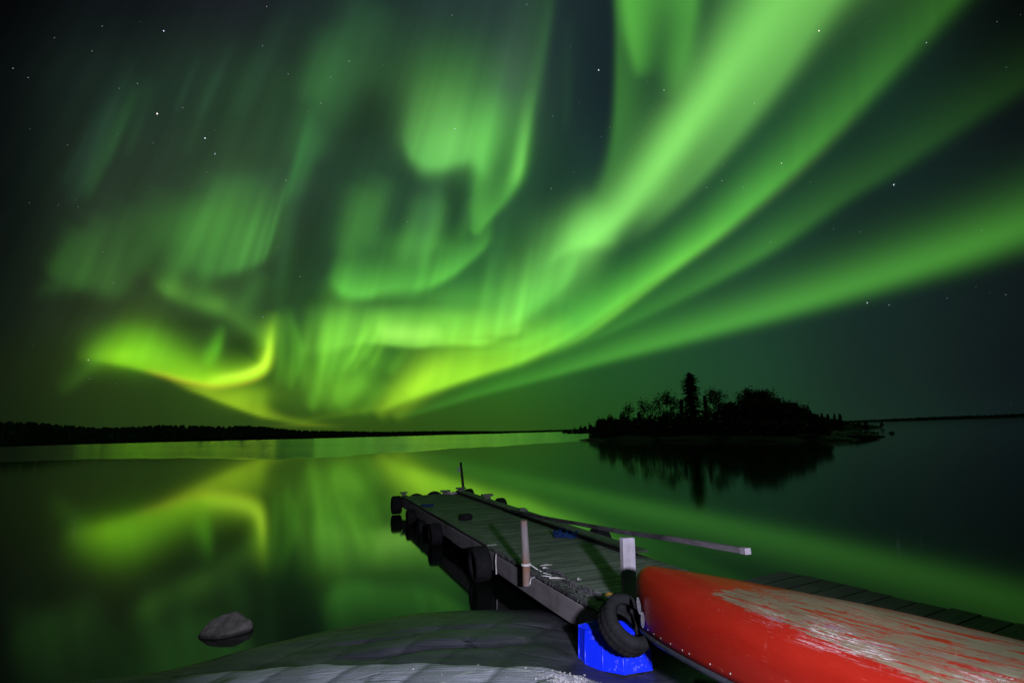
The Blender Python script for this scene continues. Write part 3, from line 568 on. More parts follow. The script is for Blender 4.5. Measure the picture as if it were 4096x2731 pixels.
def rock_mesh(name, pts, sub=2, jit=.04, seed=0):
    """convex lump from rough points, cut by facets and roughened"""
    random.seed(seed); bm = bmesh.new()
    for p in pts: bm.verts.new(p)
    r = bmesh.ops.convex_hull(bm, input=bm.verts[:]); bmesh.ops.delete(bm, geom=[g for g in r['geom_interior'] if isinstance(g, bmesh.types.BMVert)], context='VERTS')
    bmesh.ops.bevel(bm, geom=bm.edges[:], offset=jit * 1.0, segments=2, affect='EDGES', profile=.6)
    bmesh.ops.subdivide_edges(bm, edges=bm.edges[:], cuts=sub, use_grid_fill=True)
    from mathutils import noise as mn
    for v in bm.verts: v.co += v.normal * (mn.noise(v.co * 6 + Vector((seed, 0, 0))) * jit + mn.noise(v.co * 17) * jit * .35)
    me = bpy.data.meshes.new(name); bm.to_mesh(me); bm.free(); return me
M['rock'] = plain('boulder_stone', (.135, .12, .115), .85, .2, var=.45, scale=7, bump=.5)
w = N('shore_boulder', .8, .25); v = w.coord(); b1 = w.noise(v, 9, 6, .65); b2 = w.noise(v, 2.5, 3); sb2 = w.n('ShaderNodeSeparateXYZ'); w.l(v, sb2.inputs[0])
c_ = w.mix(w.ramp(b1, [(.3, 0), (.7, 1)]), (.05, .045, .042), (.14, .122, .115)); c_ = w.mix(w.math('MULTIPLY', w.ramp(b2, [(.45, 0), (.6, 1)]), .5), c_, (.05, .048, .045))
w.color(w.mix(w.ramp(w.math('ADD', sb2.outputs['Z'], w.math('MULTIPLY', b1, .06)), [(.05, .9), (.085, 0)]), c_, (.014, .013, .012))); w.bump(b1, .7, .012); M['wet_rock'] = w.m
o = link('boulder', rock_mesh('boulder', [(-.33, -.25, -.3), (.3, -.3, -.3), (.35, .4, -.3), (-.2, .5, -.3), (-.31, -.1, .03), (-.23, .02, .2), (.05, .2, .27), (.30, .15, .15), (.33, .12, .06), (.06, -.22, .02), (-.12, -.2, .04)], 3, .025, 4), M['wet_rock'], loc=(-3.31, 6.78, 0)); o.scale = (.80, .8, .72)
tag(o, 'pale grey angular boulder sticking out of the dark water by the shore', 'boulder')
o = link('lake_rock', rock_mesh('lake_rock', [(-.55, -.4, -.3), (.6, -.4, -.3), (.5, .4, -.3), (-.5, .4, -.3), (-.3, 0, .35), (.2, 0, .42), (.45, 0, .15)], 2, .06, 8), M['rock'], loc=(61.2, 93.8, 0))
tag(o, 'small dark rock in the water right of the island', 'rock')

# ------------------------------------------------------------------ bedrock shore
CP = []
def cp(x, y, z): CP.append((x, y, z))
wl = [(-5.5, 4.9), (-4.6, 5.35), (-4.17, 5.57), (-3.45, 5.72), (-3.16, 5.92), (-2.8, 6.3), (-2.4, 6.61), (-1.94, 6.91), (-1.43, 7.2), (-.85, 7.36), (-.24, 7.37), (.52, 7.27), (1.4, 6.95), (2.3, 6.5), (3.2, 5.9), (4.0, 5.0), (5.0, 3.8), (6.5, 2.0), (8.5, .3)]
for i, (x, y) in enumerate(wl):
    cp(x, y, 0.0); cp(x + .15, y + .8, -.28); cp(x + .5, y + 2.2, -.9)
cr = [(-4.6, 4.95, .03), (-3.51, 5.15, .15), (-2.79, 4.93, .30), (-2.08, 4.69, .42), (-1.45, 4.51, .5), (-.87, 4.37, .55), (-.15, 4.29, .56), (.2, 4.27, .55), (.42, 4.3, .47), (.7, 4.32, .36), (.92, 4.3, .29)]
for i, (x, y, z) in enumerate(cr): cp(x, y + .3, max(.0, min(.14, z * .4 - .02))); cp(x, y - 1.0, max(.02, min(.16, z * .4)))
for x, y, z in [(-1.5, 5.9, .17), (-.8, 5.9, .22), (-.2, 5.9, .23), (-.1, 6.6, .16), (-.9, 6.6, .15), (-1.7, 6.2, .13), (-2.3, 5.8, .10), (.35, 5.6, .15), (.2, 6.3, .18), (.35, 5.1, .12), (.7, 5.0, .08), (.9, 5.5, .05), (1.3, 5.2, .08), (1.2, 4.8, .12), (.5, 4.8, .16), (1.5, 6.0, .02), (2.2, 5.3, .2), (1.7, 4.4, .26), (1.5, 3.7, .38), (1.0, 3.6, .30), (2.4, 4.0, .36), (3.2, 3.5, .36), (3, 2.2, .5), (4.2, 2.3, .34), (-5, 2.5, .3), (0, 0, .56), (3, .3, .56), (-3, 0, .55), (6, -1.5, .6), (-6, -1.5, .5), (0, -4, .8), (5, -4, .8), (-5, -4, .8), (1.9, 2.6, .52), (2.6, 1.2, .56)]: cp(x, y, z)
CP = np.array(CP)
def tps(r2): return np.where(r2 > 1e-12, .5 * r2 * np.log(np.maximum(r2, 1e-12)), 0)
n = len(CP); K = tps(((CP[:, None, :2] - CP[None, :, :2]) ** 2).sum(-1)) + np.eye(n) * .0008
Pm = np.hstack([np.ones((n, 1)), CP[:, :2]]); A = np.zeros((n + 3, n + 3)); A[:n, :n] = K; A[:n, n:] = Pm; A[n:, :n] = Pm.T
sol = np.linalg.solve(A, np.concatenate([CP[:, 2], [0, 0, 0]]))
def ground_z(x, y):
    x = np.asarray(x, float); y = np.asarray(y, float); s = x.shape; q = np.stack([x.ravel(), y.ravel()], 1); out = np.empty(len(q))
    for i in range(0, len(q), 20000):
        b = q[i:i + 20000]; out[i:i + 20000] = tps(((b[:, None] - CP[None, :, :2]) ** 2).sum(-1)) @ sol[:n] + sol[n] + b @ sol[n + 1:]
    return out.reshape(s)
xs = np.concatenate([np.linspace(-7, -4, 20, endpoint=False), np.linspace(-4, 2.2, 170, endpoint=False), np.linspace(2.2, 9, 60)])
ys = np.concatenate([np.linspace(-5, 2.5, 24, endpoint=False), np.linspace(2.5, 3.8, 40, endpoint=False), np.linspace(3.8, 5.4, 110, endpoint=False), np.linspace(5.4, 8.2, 70)])
CX = [-9, -5.2, -4.6, -3.51, -2.79, -2.08, -1.45, -.87, -.15, .2, .42, .7, .92, 1.25, 1.7, 2.4, 9]; CY = [5.4, 5.0, 4.95, 5.15, 4.93, 4.69, 4.51, 4.37, 4.29, 4.27, 4.30, 4.36, 4.34, 4.2, 3.7, 3.2, 2]; CZ = [-.2, -.12, .02, .15, .30, .42, .5, .55, .56, .55, .48, .38, .31, .33, .40, .5, .5]
low_z = ground_z
def ground_z(x, y):
    """lower rock by the water with the near slab lying over it, ending in a rounded lip"""
    lo = low_z(x, y); yc = np.interp(x, CX, CY) + .012 * np.sin(x * 7.0) + .008 * np.sin(x * 17.0 + 1); zc = np.interp(x, CX, CZ)
    d = y - yc; t = np.clip((d + .05) / .22, 0, 1); s_ = 1 - t * t * (3 - 2 * t)
    hi = zc + np.clip(-d, 0, 2) * .012 - np.clip(d + .16, 0, .3) ** 2 * .7
    return np.where(hi > lo, lo + (hi - lo) * s_, lo)
X, Y = np.meshgrid(xs, ys); Z = ground_z(X, Y)
def vn(x, y, s):   # smooth value noise
    xi, yi = np.floor(x), np.floor(y); fx, fy = x - xi, y - yi; fx = fx * fx * (3 - 2 * fx); fy = fy * fy * (3 - 2 * fy)
    h = lambda a, b: (lambda v: v - np.floor(v))(np.sin(a * 127.1 + b * 311.7 + s * 74.7) * 43758.5453)
    return (h(xi, yi) * (1 - fx) + h(xi + 1, yi) * fx) * (1 - fy) + (h(xi, yi + 1) * (1 - fx) + h(xi + 1, yi + 1) * fx) * fy - .5
Z = Z + .022 * vn(X * .7, Y * 1.6, 1) + .009 * vn(X * 1.4 + Y, Y * 5, 2) + .007 * vn(X * 5, Y * 14, 3) + .003 * vn(X * 16, Y * 34, 4)
# long soft grooves scoured into the lower rock
for (gx, gy, sl, wd_, dp, ln) in ((-.7, 5.62, .13, .07, .045, .9), (-.2, 6.15, .05, .06, .03, 1.1), (-1.3, 5.95, .16, .05, .025, .7)): Z = Z - dp * np.exp(-((Y - gy - sl * (X - gx) - .03 * np.sin(X * 6)) / wd_) ** 2) * np.exp(-((X - gx) / ln) ** 4)
# broken hollow of loose chips at the right end of the near slab
hol = np.exp(-(((X - .42) / .28) ** 2 + ((Y - 4.12) / .22) ** 2)); Z = Z - .03 * hol + hol * (.03 * vn(X * 14, Y * 14, 5) + .02 * vn(X * 31, Y * 31, 6))
nx, ny = len(xs), len(ys)
Fg = [(j * nx + i, j * nx + i + 1, (j + 1) * nx + i + 1, (j + 1) * nx + i) for j in range(ny - 1) for i in range(nx - 1)]
Vg = np.stack([X.ravel(), Y.ravel(), Z.ravel()], 1)
w = N('bedrock', .5, .4)
v = w.coord()
big = w.noise(v, .9, 4, .6)
mp = w.n('ShaderNodeMapping'); mp.inputs['Scale'].default_value = (2.0, 46, 46); w.l(v, mp.inputs[0]); stri = w.noise(mp.outputs[0], 1.0, 6, .6, .3)
fine = w.noise(v, 34, 6, .65)
# broad dark and light bands crossing the slab
wv = w.n('ShaderNodeTexWave', wave_type='BANDS', bands_direction='X', wave_profile='SAW'); wv.inputs['Scale'].default_value = .62; wv.inputs['Distortion'].default_value = 1.7; wv.inputs['Detail'].default_value = 2; wv.inputs['Detail Scale'].default_value = .8
mpw = w.n('ShaderNodeMapping'); mpw.inputs['Rotation'].default_value = (0, 0, .48); w.l(v, mpw.inputs[0]); w.l(mpw.outputs[0], wv.inputs['Vector'])
band = w.ramp(wv.outputs['Fac'], [(0, .25), (.12, .55), (.9, 1.0), (.985, .15)])
col = w.mix(w.ramp(stri, [(.3, 0), (.7, 1)]), (.08, .078, .1), (.27, .265, .32))
col = w.mix(.72, col, w.mix(band, (.055, .054, .076), (.44, .43, .50)))
col = w.mix(w.math('MULTIPLY', w.ramp(big, [(.42, 0), (.62, 1)]), .5), col, (.035, .037, .036))
col = w.mix(w.math('MULTIPLY', w.ramp(fine, [(.62, 0), (.75, 1)]), .45), col, (.24, .24, .25))
# quartz veins and orange lichen along cracks, only on the near slab
vor = w.n('ShaderNodeTexVoronoi', feature='DISTANCE_TO_EDGE'); vor.inputs['Scale'].default_value = .85
dst = w.noise(v, 3.0, 4, .6, out='Color'); mixv = w.n('ShaderNodeMix', data_type='VECTOR'); mixv.inputs[0].default_value = .16; w.l(v, mixv.inputs[4]); w.l(dst, mixv.inputs[5]); w.l(mixv.outputs[1], vor.inputs['Vector'])
vein = w.math('MULTIPLY', w.ramp(vor.outputs['Distance'], [(0, 1), (.006, 1), (.011, 0)]), w.ramp(w.noise(v, 2.2, 2), [(.5, 0), (.6, 1)]))
col = w.mix(vein, col, (.5, .49, .46))
lich = w.math('MULTIPLY', w.ramp(w.noise(v, 13, 3, .6), [(.64, 0), (.69, 1)]), w.ramp(w.noise(v, 1.9, 2), [(.55, 0), (.64, 1)]))
col = w.mix(lich, col, (.45, .22, .05))
moss = w.math('MULTIPLY', w.ramp(vor.outputs['Distance'], [(0, 1), (.02, .6), (.05, 0)]), w.ramp(w.noise(v, 1.4, 3), [(.5, 0), (.58, 1)])); col = w.mix(moss, col, (.035, .055, .018))
# lower rock darkened by height: dark stain plus grazing-light shade put into the colour
sp_ = w.n('ShaderNodeSeparateXYZ'); w.l(v, sp_.inputs[0]); stain_shade = w.ramp(w.math('ADD', sp_.outputs['Z'], w.math('MULTIPLY', w.math('SUBTRACT', big, .5), .06)), [(.30, 1), (.40, 0)])
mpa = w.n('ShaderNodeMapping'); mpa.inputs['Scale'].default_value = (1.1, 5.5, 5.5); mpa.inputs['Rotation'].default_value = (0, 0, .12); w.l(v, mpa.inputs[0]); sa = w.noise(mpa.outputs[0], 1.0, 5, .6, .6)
crk = w.n('ShaderNodeTexVoronoi', feature='DISTANCE_TO_EDGE'); crk.inputs['Scale'].default_value = 1.0; mpc = w.n('ShaderNodeMapping'); mpc.inputs['Scale'].default_value = (.8, 2.6, 2.6); mpc.inputs['Rotation'].default_value = (0, 0, .25); w.l(v, mpc.inputs[0]); dc = w.noise(mpc.outputs[0], 2.5, 4, .6, out='Color'); mxc = w.n('ShaderNodeMix', data_type='VECTOR'); mxc.inputs[0].default_value = .22; w.l(mpc.outputs[0], mxc.inputs[4]); w.l(dc, mxc.inputs[5]); w.l(mxc.outputs[1], crk.inputs['Vector'])
crack = w.math('MULTIPLY', w.ramp(crk.outputs['Distance'], [(0, 1), (.008, .9), (.022, 0)]), w.ramp(w.noise(v, 1.7, 2), [(.47, 0), (.6, 1)])); col = w.mix(w.math('MULTIPLY', crack, .55), col, (.012, .012, .014))
col = w.mix(w.math('MULTIPLY', stain_shade, w.ramp(sa, [(.30, .97), (.72, .78)])), col, (.017, .015, .023))
wet = w.ramp(w.math('ADD', sp_.outputs['Z'], w.math('MULTIPLY', big, .04)), [(.02, 1), (.07, 0)])
col = w.mix(w.math('MULTIPLY', wet, .7), col, (.022, .022, .02))
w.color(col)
hgt = w.math('SUBTRACT', w.math('ADD', w.math('MULTIPLY', stri, .8), w.math('MULTIPLY', fine, .5)), w.math('MULTIPLY', crack, .8)); w.bump(hgt, .8, .014)
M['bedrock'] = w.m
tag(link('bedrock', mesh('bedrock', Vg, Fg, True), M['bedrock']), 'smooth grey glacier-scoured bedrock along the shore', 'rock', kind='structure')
# loose chips in the hollow
M['chips'] = plain('stone_chips', (.36, .33, .33), .6, .4, var=.75, scale=30)
random.seed(5); ch = MB()
for k in range(620):
    t = rng.normal(0, 1, 2); x, y = .40 + t[0] * .12 + .02, 4.10 + t[1] * .10
    if k > 540: x, y = .05 + rng.normal(0, .5), 3.95 + rng.normal(0, .22)
    i = int(np.clip(np.searchsorted(xs, x), 1, nx - 2)); j = int(np.clip(np.searchsorted(ys, y), 1, ny - 2)); z = Z[j - 1:j + 1, i - 1:i + 1].mean()
    s = random.uniform(.003, .014) * (1.6 if random.random() < .1 else 1)
    V = [(x + random.uniform(-1, 1) * s, y + random.uniform(-1, 1) * s, z + random.uniform(-.2, .8) * s) for _ in range(5)]
    ch.add(V, [(0, 1, 2), (0, 2, 3), (0, 3, 1), (4, 2, 1), (4, 3, 2), (4, 1, 3)])
tag(ch.build('stone_chips', M['chips']), 'sparkling pale stone chips scattered in a hollow of the near rock', 'stone chips', kind='stuff')

# ------------------------------------------------------------------ dock
random.seed(11)
DO = Vector((-3.126, 16.083, 0)); DA = math.atan2(-.936, .352); DL = 11.3; DW = 1.66; DZ = .45
dock = empty('dock', DO, DA, 'long narrow weathered wooden dock with a low rail running out over the lake', 'dock')
Md = Matrix.Translation(DO) @ Matrix.Rotation(DA, 4, 'Z')
def dw(s, v, z): return Md @ Vector((s, v, z))
pl = bevel_mesh(MB().box(-.0685, .0685, -DW / 2, DW / 2, -.036, 0).mesh('plank'), .002)
pl2 = bevel_mesh(MB().box(-.067, .068, -DW / 2 + .012, DW / 2 + .01, -.036, 0).mesh('plank'), .003)
def dirty_edges(me, top, ax):
    # boards whose joint faces are black with dirt
    me.materials.append(top); me.materials.append(M['joint'])
    for p in me.polygons:
        if abs(p.normal[ax]) > .5: p.material_index = 1
M['joint'] = plain('joint_dirt', (.010, .011, .009), .9, .05, bump=0)
for q in (pl, pl2): dirty_edges(q, M['deck'], 0)
npl = int(DL / .142)
for k in range(npl):
    link('plank', (pl, pl2)[random.random() < .35], M['deck'], dock, (.07 + k * .142, DW / 2 + random.uniform(-.006, .006), DZ + random.uniform(-.002, .002)), (random.uniform(-.001, .001), random.uniform(-.002, .002), random.uniform(-.003, .003)))
def beam(name, mat, x0, x1, y0, y1, z0, z1, parent=dock, bev=.008, label=None, sag=0.0, cuts=8):
    mb = MB(); n_ = cuts
    V = []; F = []
    for i in range(n_ + 1):
        t = i / n_; x = x0 + (x1 - x0) * t; d = sag * math.sin(t * 7) + random.uniform(-1, 1) * sag * .4
        V += [(x, y0 + d, z0 + random.uniform(-1, 1) * sag * .5), (x, y1 + d, z0 + random.uniform(-1, 1) * sag * .5), (x, y1 + d, z1 + d * .4), (x, y0 + d, z1 + d * .4)]
    for i in range(n_):
        for j in range(4): F.append((i * 4 + j, i * 4 + (j + 1) % 4, i * 4 + 4 + (j + 1) % 4, i * 4 + 4 + j))
    F += [(3, 2, 1, 0), (n_ * 4, n_ * 4 + 1, n_ * 4 + 2, n_ * 4 + 3)]
    o = mb.add(V, F).build(name, mat, parent, bevel=bev)
    if label: o['label'] = label
    return o
beam('side_board', M['side'], 0, 5.6, -.048, -.004, .19, .412, sag=.004)
beam('side_board', M['side'], 5.61, DL - .02, -.05, -.004, .175, .412, sag=.004)
beam('side_board', M['dark'], 0, DL, DW + .004, DW + .05, .18, .412, sag=.003)
beam('end_board', M['dark'], -.05, -.004, -.05, DW + .05, .18, .43, sag=0, cuts=2)
beam('stringer', M['dark'], .02, DL - .02, .28, .40, .20, .412, sag=0, cuts=2)
beam('stringer', M['dark'], .02, DL - .02, 1.22, 1.34, .20, .412, sag=0, cuts=2)
for s in (.4, 3.2, 6.0): beam('float_tank', M['float'], s, s + 2.2, .2, 1.46, -.12, .198, sag=0, cuts=2, bev=.03)
beam('crib_beam', M['dark'], 9.0, 11.2, .1, .34, .0, .198, sag=0, cuts=2); beam('crib_beam', M['dark'], 9.4, 11.2, 1.2, 1.44, .0, .198, sag=0, cuts=2)
beam('kerb_timber', M['dark'], .05, 9.25, DW - .19, DW - .07, DZ + .004, DZ + .042, sag=.003, bev=.01)
beam('kerb_plank', M['kerb'], .0, 4.9, DW - .16, DW + .055, DZ + .044, DZ + .075, sag=.003)
beam('kerb_plank', M['kerb'], 4.91, 9.3, DW - .16, DW + .055, DZ + .044, DZ + .074, sag=.004)
beam('edge_plank', M['kerb'], .05, 4.2, -.045, .115, DZ + .004, DZ + .034, sag=.003)
beam('edge_plank', M['kerb'], 4.21, 7.7, -.045, .11, DZ + .004, DZ + .032, sag=.004)
# rotten ledge on the near left edge, crumbling along its length
def crumble(name, x0, x1, yf, w0, h0, seed, label):
    r_ = random.Random(seed); n_ = int((x1 - x0) / .022); V = []; F = []; m = 6; ph = r_.uniform(0, 9)
    for i in range(n_ + 1):
        t = i / n_; x = x0 + (x1 - x0) * t; env = min(1, t * 7, (1 - t) * 7)
        wd = w0 * (.55 + .45 * abs(math.sin(x * 5.3 + ph)) + r_.uniform(-.2, .2)) * (.35 + .65 * env); hh = h0 * (.4 + .6 * abs(math.sin(x * 7.7 + ph)) + r_.uniform(-.35, .35)) * env
        y0 = yf(x) + r_.uniform(-.008, .008)
        for (q, z) in ((0, -.02), (0, hh * .8), (.25, hh * r_.uniform(.7, 1.1)), (.6, hh * r_.uniform(.5, 1.1)), (1, hh * r_.uniform(.3, .8)), (1.04, -.02)):
            V.append((x + r_.uniform(-.006, .006), y0 + q * wd, DZ + .006 + max(z, -.02)))
    for i in range(n_):
        for j in range(m): F.append((i * m + j, i * m + (j + 1) % m, (i + 1) * m + (j + 1) % m, (i + 1) * m + j))
    o = MB().add(V, F).build(name, M['rotten'], dock); o['label'] = label; return o
crumble('rotten_timber', 7.75, 11.2, lambda x: -.055, .075, .015, 3, 'crumbling rotten timber along the near left edge')
crumble('rotten_log', 9.35, 10.85, lambda x: .13 + .03 * math.sin(x * 6), .07, .04, 8, 'splintered strip of dark rotten wood lying along the deck edge')
# cleats
def cleat(s, v, z, k=1.0, low=False):
    mb = MB().box(-.05 * k, .05 * k, -.07 * k, .07 * k, 0, .06 * k, .004)
    if not low: mb.box(-.06 * k, .06 * k, -.12 * k, .12 * k, .062 * k, .105 * k, .006)
    else: mb.box(-.09 * k, .09 * k, -.09 * k, .09 * k, .0, .04 * k, .004)
    return mb.build('cleat', M['kerb'], dock, bevel=.008, loc=(s, v, z))
cleat(2.55, DW - .04, DZ + .076, 1.15); cleat(.42, DW - .12, DZ + .076, 1.1); cleat(.25, 1.15, DZ + .004, 1.1); cleat(4.95, DW - .06, DZ + .076, 1.0, True); cleat(.02, .03, DZ + .036, .8)
# mooring pole at the far corner
mp_ = MB().tube([(.16, DW + .06, .2), (.12, DW + .02, .76), (.08, DW - .02, 1.30)], [.042, .038, .034], 8).build('mooring_pole', M['dark'], dock, True)
mt = MB().box(-.015, .015, -.03, .03, -.06, .06).build('tag', M['steel'], mp_, loc=(.05, DW - .075, 1.10)); mt['label'] = 'small pale tag on the pole'
# rail and its two posts
post = MB(); P0 = Vector((9.40, -.095, .30)); ring_ = []
post.tube([P0, P0 + Vector((.0, .004, .25)), P0 + Vector((-.01, .0, .5)), P0 + Vector((.0, -.012, .76))], [.047, .05, .046, .044], 10, True)
o = post.build('post', M['brown_post'], dock, True, bevel=.004); o['label'] = 'thin rust-brown round post nailed to the side board'
o = MB().box(-.03, .03, -.073, .073, -.02, .60, .003).build('post', M['pale_post'], dock, bevel=.006, loc=(10.92, .405, DZ), rot=(-.03, .0, 0)); o['label'] = 'wide pale grey board post with peeling paint'
a, b, c = Vector((-.19, 11.9, .575)), Vector((1.118, 6.02, 1.095)), Vector((1.60, 4.25, 1.262))
inv = Md.inverted(); pts = [inv @ p for p in (a, a.lerp(b, .5) + Vector((0, 0, -.012)), b, b.lerp(c, .5) + Vector((0, 0, .006)), c)]
V = []; F = []
for i, p in enumerate(pts):
    d = (pts[min(i + 1, 4)] - pts[max(i - 1, 0)]).normalized(); sd = d.cross(Vector((0, 0, 1))).normalized(); upv = sd.cross(d)
    for (q, r_) in ((-1, -1), (1, -1), (1, 1), (-1, 1)): V.append(p + sd * .023 * q + upv * .021 * r_)
for i in range(4):
    for j in range(4): F.append((i * 4 + j, i * 4 + (j + 1) % 4, i * 4 + 4 + (j + 1) % 4, i * 4 + 4 + j))
F += [(3, 2, 1, 0), (16, 17, 18, 19)]
rail = MB().add(V, F).build('rail', M['rail'], dock, bevel=.005); rail['label'] = 'long grey hand rail board, pale at its near end'
d = (pts[4] - pts[3]).normalized(); sd = d.cross(Vector((0, 0, 1))).normalized(); upv = sd.cross(d); e0 = pts[4] + d * .002; e1 = pts[4] + d * .07
V = [e + sd * .0245 * q + upv * .0225 * r_ for e in (e0, e1) for (q, r_) in ((-1, -1), (1, -1), (1, 1), (-1, 1))]
o = MB().add(V, [(3, 2, 1, 0), (4, 5, 6, 7)] + [(j, (j + 1) % 4, 4 + (j + 1) % 4, 4 + j) for j in range(4)]).build('rail_tip', M['rail_end'], rail, bevel=.005); o['label'] = 'pale tip of the rail with torchlight painted in'

# ------------------------------------------------------------------ tyres
def tyre_mesh(R, W, name='casing', tread=True):
    rim = R * .57; n = 90 if name == 'casing_big' or R > .242 else 42
    prof = [(rim, -.36 * W), (rim + .02, -.46 * W), (rim + (R - rim) * .5, -.52 * W), (R * .93, -.47 * W), (R * .985, -.38 * W), (R, -.30 * W), (R, -.16 * W), (R * .988, -.15 * W), (R * .988, -.12 * W), (R, -.11 * W), (R, .11 * W), (R * .988, .12 * W), (R * .988, .15 * W), (R, .16 * W), (R, .30 * W), (R * .985, .38 * W), (R * .93, .47 * W), (rim + (R - rim) * .5, .52 * W), (rim + .02, .46 * W), (rim, .36 * W), (rim + .035, .30 * W), (R * .9, .38 * W), (R * .94, 0), (R * .9, -.38 * W), (rim + .035, -.30 * W)]
    V = []; F = []; m = len(prof)
    for i in range(n):
        a = 2 * math.pi * i / n
        for j, (r, z) in enumerate(prof):
            q = r - (.007 if tread and j in (3, 4, 5, 6, 13, 14, 15, 16) and (i + (j > 9)) % 3 == 0 else .004 if tread and j in (9, 10) and i % 3 == 1 else 0)
            V.append((q * math.cos(a), q * math.sin(a), z))
    for i in range(n):
        for j in range(m): F.append((i * m + j, i * m + (j + 1) % m, ((i + 1) % n) * m + (j + 1) % m, ((i + 1) % n) * m + j))
    return mesh(name, V, F, True)
def tyre(loc, normal, R, W, label, group=None, spin=0.0, squash=1.0):
    t = empty('tyre', loc, 0, label, 'tyre', group)
    t.rotation_euler = Vector(normal).to_track_quat('Z', 'Y').to_euler(); t.scale = (1, 1, 1)
    link('casing', tyre_mesh(R, W), M['rubber'], t)
    return t
nv = Vector((.936, .352, 0)); nu = Vector((.352, -.936, 0))
G = 'old tyres hung round the dock as bumpers'
LT = ['black tyre hung on the far left corner of the dock', 'second tyre from the far end on the left side of the dock', 'small tyre sitting low, third from the far end on the left side of the dock', 'fourth tyre from the far end on the left side of the dock', 'biggest bumper tyre on the left side of the dock, where the side board turns pale']
for i, (s, R, W, z) in enumerate(((.12, .24, .26, .25), (2.1, .18, .20, .18), (3.3, .15, .17, .11), (4.75, .21, .22, .19), (7.75, .25, .24, .23))):
    tyre(dw(s, -.055 - W * .5, z), (nv + Vector((0, 0, .05))) if i else (nv + nu * .05), R, W, LT[i], G)
    # rope loop it hangs from
    tyre_o = C.objects[-1] if False else None
tyre(dw(-.16, .42, .22), nu, .27, .2, 'left of the two tyres showing their tops over the far end of the dock', G)
tyre(dw(-.16, .93, .24), nu, .28, .2, 'middle tyre showing its top over the far end of the dock', G)
tyre(dw(.24, DW + .17, .30), nv, .27, .2, 'tyre at the far right corner of the dock by the mooring pole', G)
tyre(dw(2.95, DW + .17, .30), nv, .28, .2, 'tyre on the right side of the dock beside the wooden cleat', G)
tyre(dw(7.75, DW + .17, .30), nv, .29, .2, 'tyre on the right side of the dock beside the blue rope', G)
bt = tyre(Vector((.905, 5.15, .50)), Vector((.46, -.56, .69)), .245, .20, 'big worn tyre leaning against the dock over the blue tub')
# small dark cup-like tyre lying on the deck
t = empty('small_tyre', dw(4.95, .40, DZ + .0), 0, 'small black wheel lying flat on the dock boards', 'wheel')
link('casing', tyre_mesh(.135, .10), M['rubber'], t, (0, 0, .054)); MB().tube([(0, 0, .0), (0, 0, .07)], .055, 12).build('hub', M['steel'], t, True)
# ropes
def coil(name, loc, r, turns, mat, label, cat, thick=.012, seed=1, flat=.035):
    random.seed(seed); pts = []; n_ = int(turns * 16)
    for k in range(n_):
        a = k / 16 * 2 * math.pi; q = r * (.5 + .5 * random.random() * .4 + .25 * math.sin(k * .37 + seed)); pts.append((q * math.cos(a) * 1.3 + .06 * math.sin(k * .21), q * math.sin(a) + .05 * math.cos(k * .17), thick + flat * (k / n_) * (1 + math.sin(k * 1.3)) * .8))
    o = MB().tube(pts, thick, 6).build(name, mat, None, True, loc=loc); return tag(o, label, cat)
coil('rope_coil', dw(7.55, 1.30, DZ), .17, 6, M['rope_blue'], 'tangled blue rope heaped at the right kerb of the dock', 'rope', .014, 2, .07)
coil('rope_coil', dw(2.75, .14, DZ + .03), .11, 4, M['rope_blue'], 'small twist of blue rope on the left edge of the dock near its far end', 'rope', .012, 5, .03)
coil('rope_coil', dw(.25, 1.28, DZ), .14, 4, M['bleached'], 'pale rope end lying by the cleats at the far end of the dock', 'rope', .012, 8, .04)
# twine round the brown post and bits of wood on the rotten edge
pts = []
for k in range(40): a = k * .55; pts.append((9.40 + .054 * math.cos(a), -.095 + .054 * math.sin(a), .53 + .0006 * k))
pts += [(9.46, -.05, .54), (9.52, .0, .50), (9.60, .05, .47), (9.70, .10, .463), (9.78, .06, .465), (9.72, .0, .47), (9.60, -.03, .45), (9.50, -.075, .40), (9.47, -.08, .33)]
o = MB().tube([dw(*p) for p in pts], .007, 6).build('twine', M['twine'], None, True); tag(o, 'white twine wound round the brown post and trailing over the rotten edge', 'twine')
random.seed(9)
SL = ['pale stick pointing away from the twine at the brown post', 'short flat pale chip of wood beside the twine', 'bone-white pointed stick halfway along the rotten edge', 'small pinkish wood lump on the dark rotten strip']
for i, (s, v, l, a, r_) in enumerate(((9.42, .16, .15, 1.2, .007), (9.55, .10, .09, .4, .016), (10.05, .02, .19, .75, .013), (10.2, .22, .06, .2, .018))):
    q = Vector((math.cos(a) * l / 2, math.sin(a) * l / 2, .004))
    o = MB().tube([dw(*(Vector((s, v, DZ + .06)) - q)), dw(*(Vector((s, v, DZ + .066)))), dw(*(Vector((s, v, DZ + .06)) + q))], [r_ * .5, r_, r_ * .3], 6).build('stick', M['bleached'], None, True); tag(o, SL[i], 'stick', 'bleached bits of wood on the rotten edge of the dock')
random.seed(14); sc_ = MB()
for k in range(70):
    s = random.uniform(9.4, 10.9); p = dw(s, random.uniform(-.03, .2), DZ + random.uniform(.02, .05)); r_ = random.uniform(.006, .022)
    sc_.add([p + Vector((random.uniform(-r_, r_) * 2, random.uniform(-r_, r_) * 1.3, random.uniform(-.3, 1) * r_)) for _ in range(5)], [(0, 1, 2), (0, 2, 3), (0, 3, 1), (4, 2, 1), (4, 3, 2), (4, 1, 3)])
tag(sc_.build('wood_scraps', M['rotten']), 'crumbs of rotten wood along the near dock edge', 'wood scraps', kind='stuff')
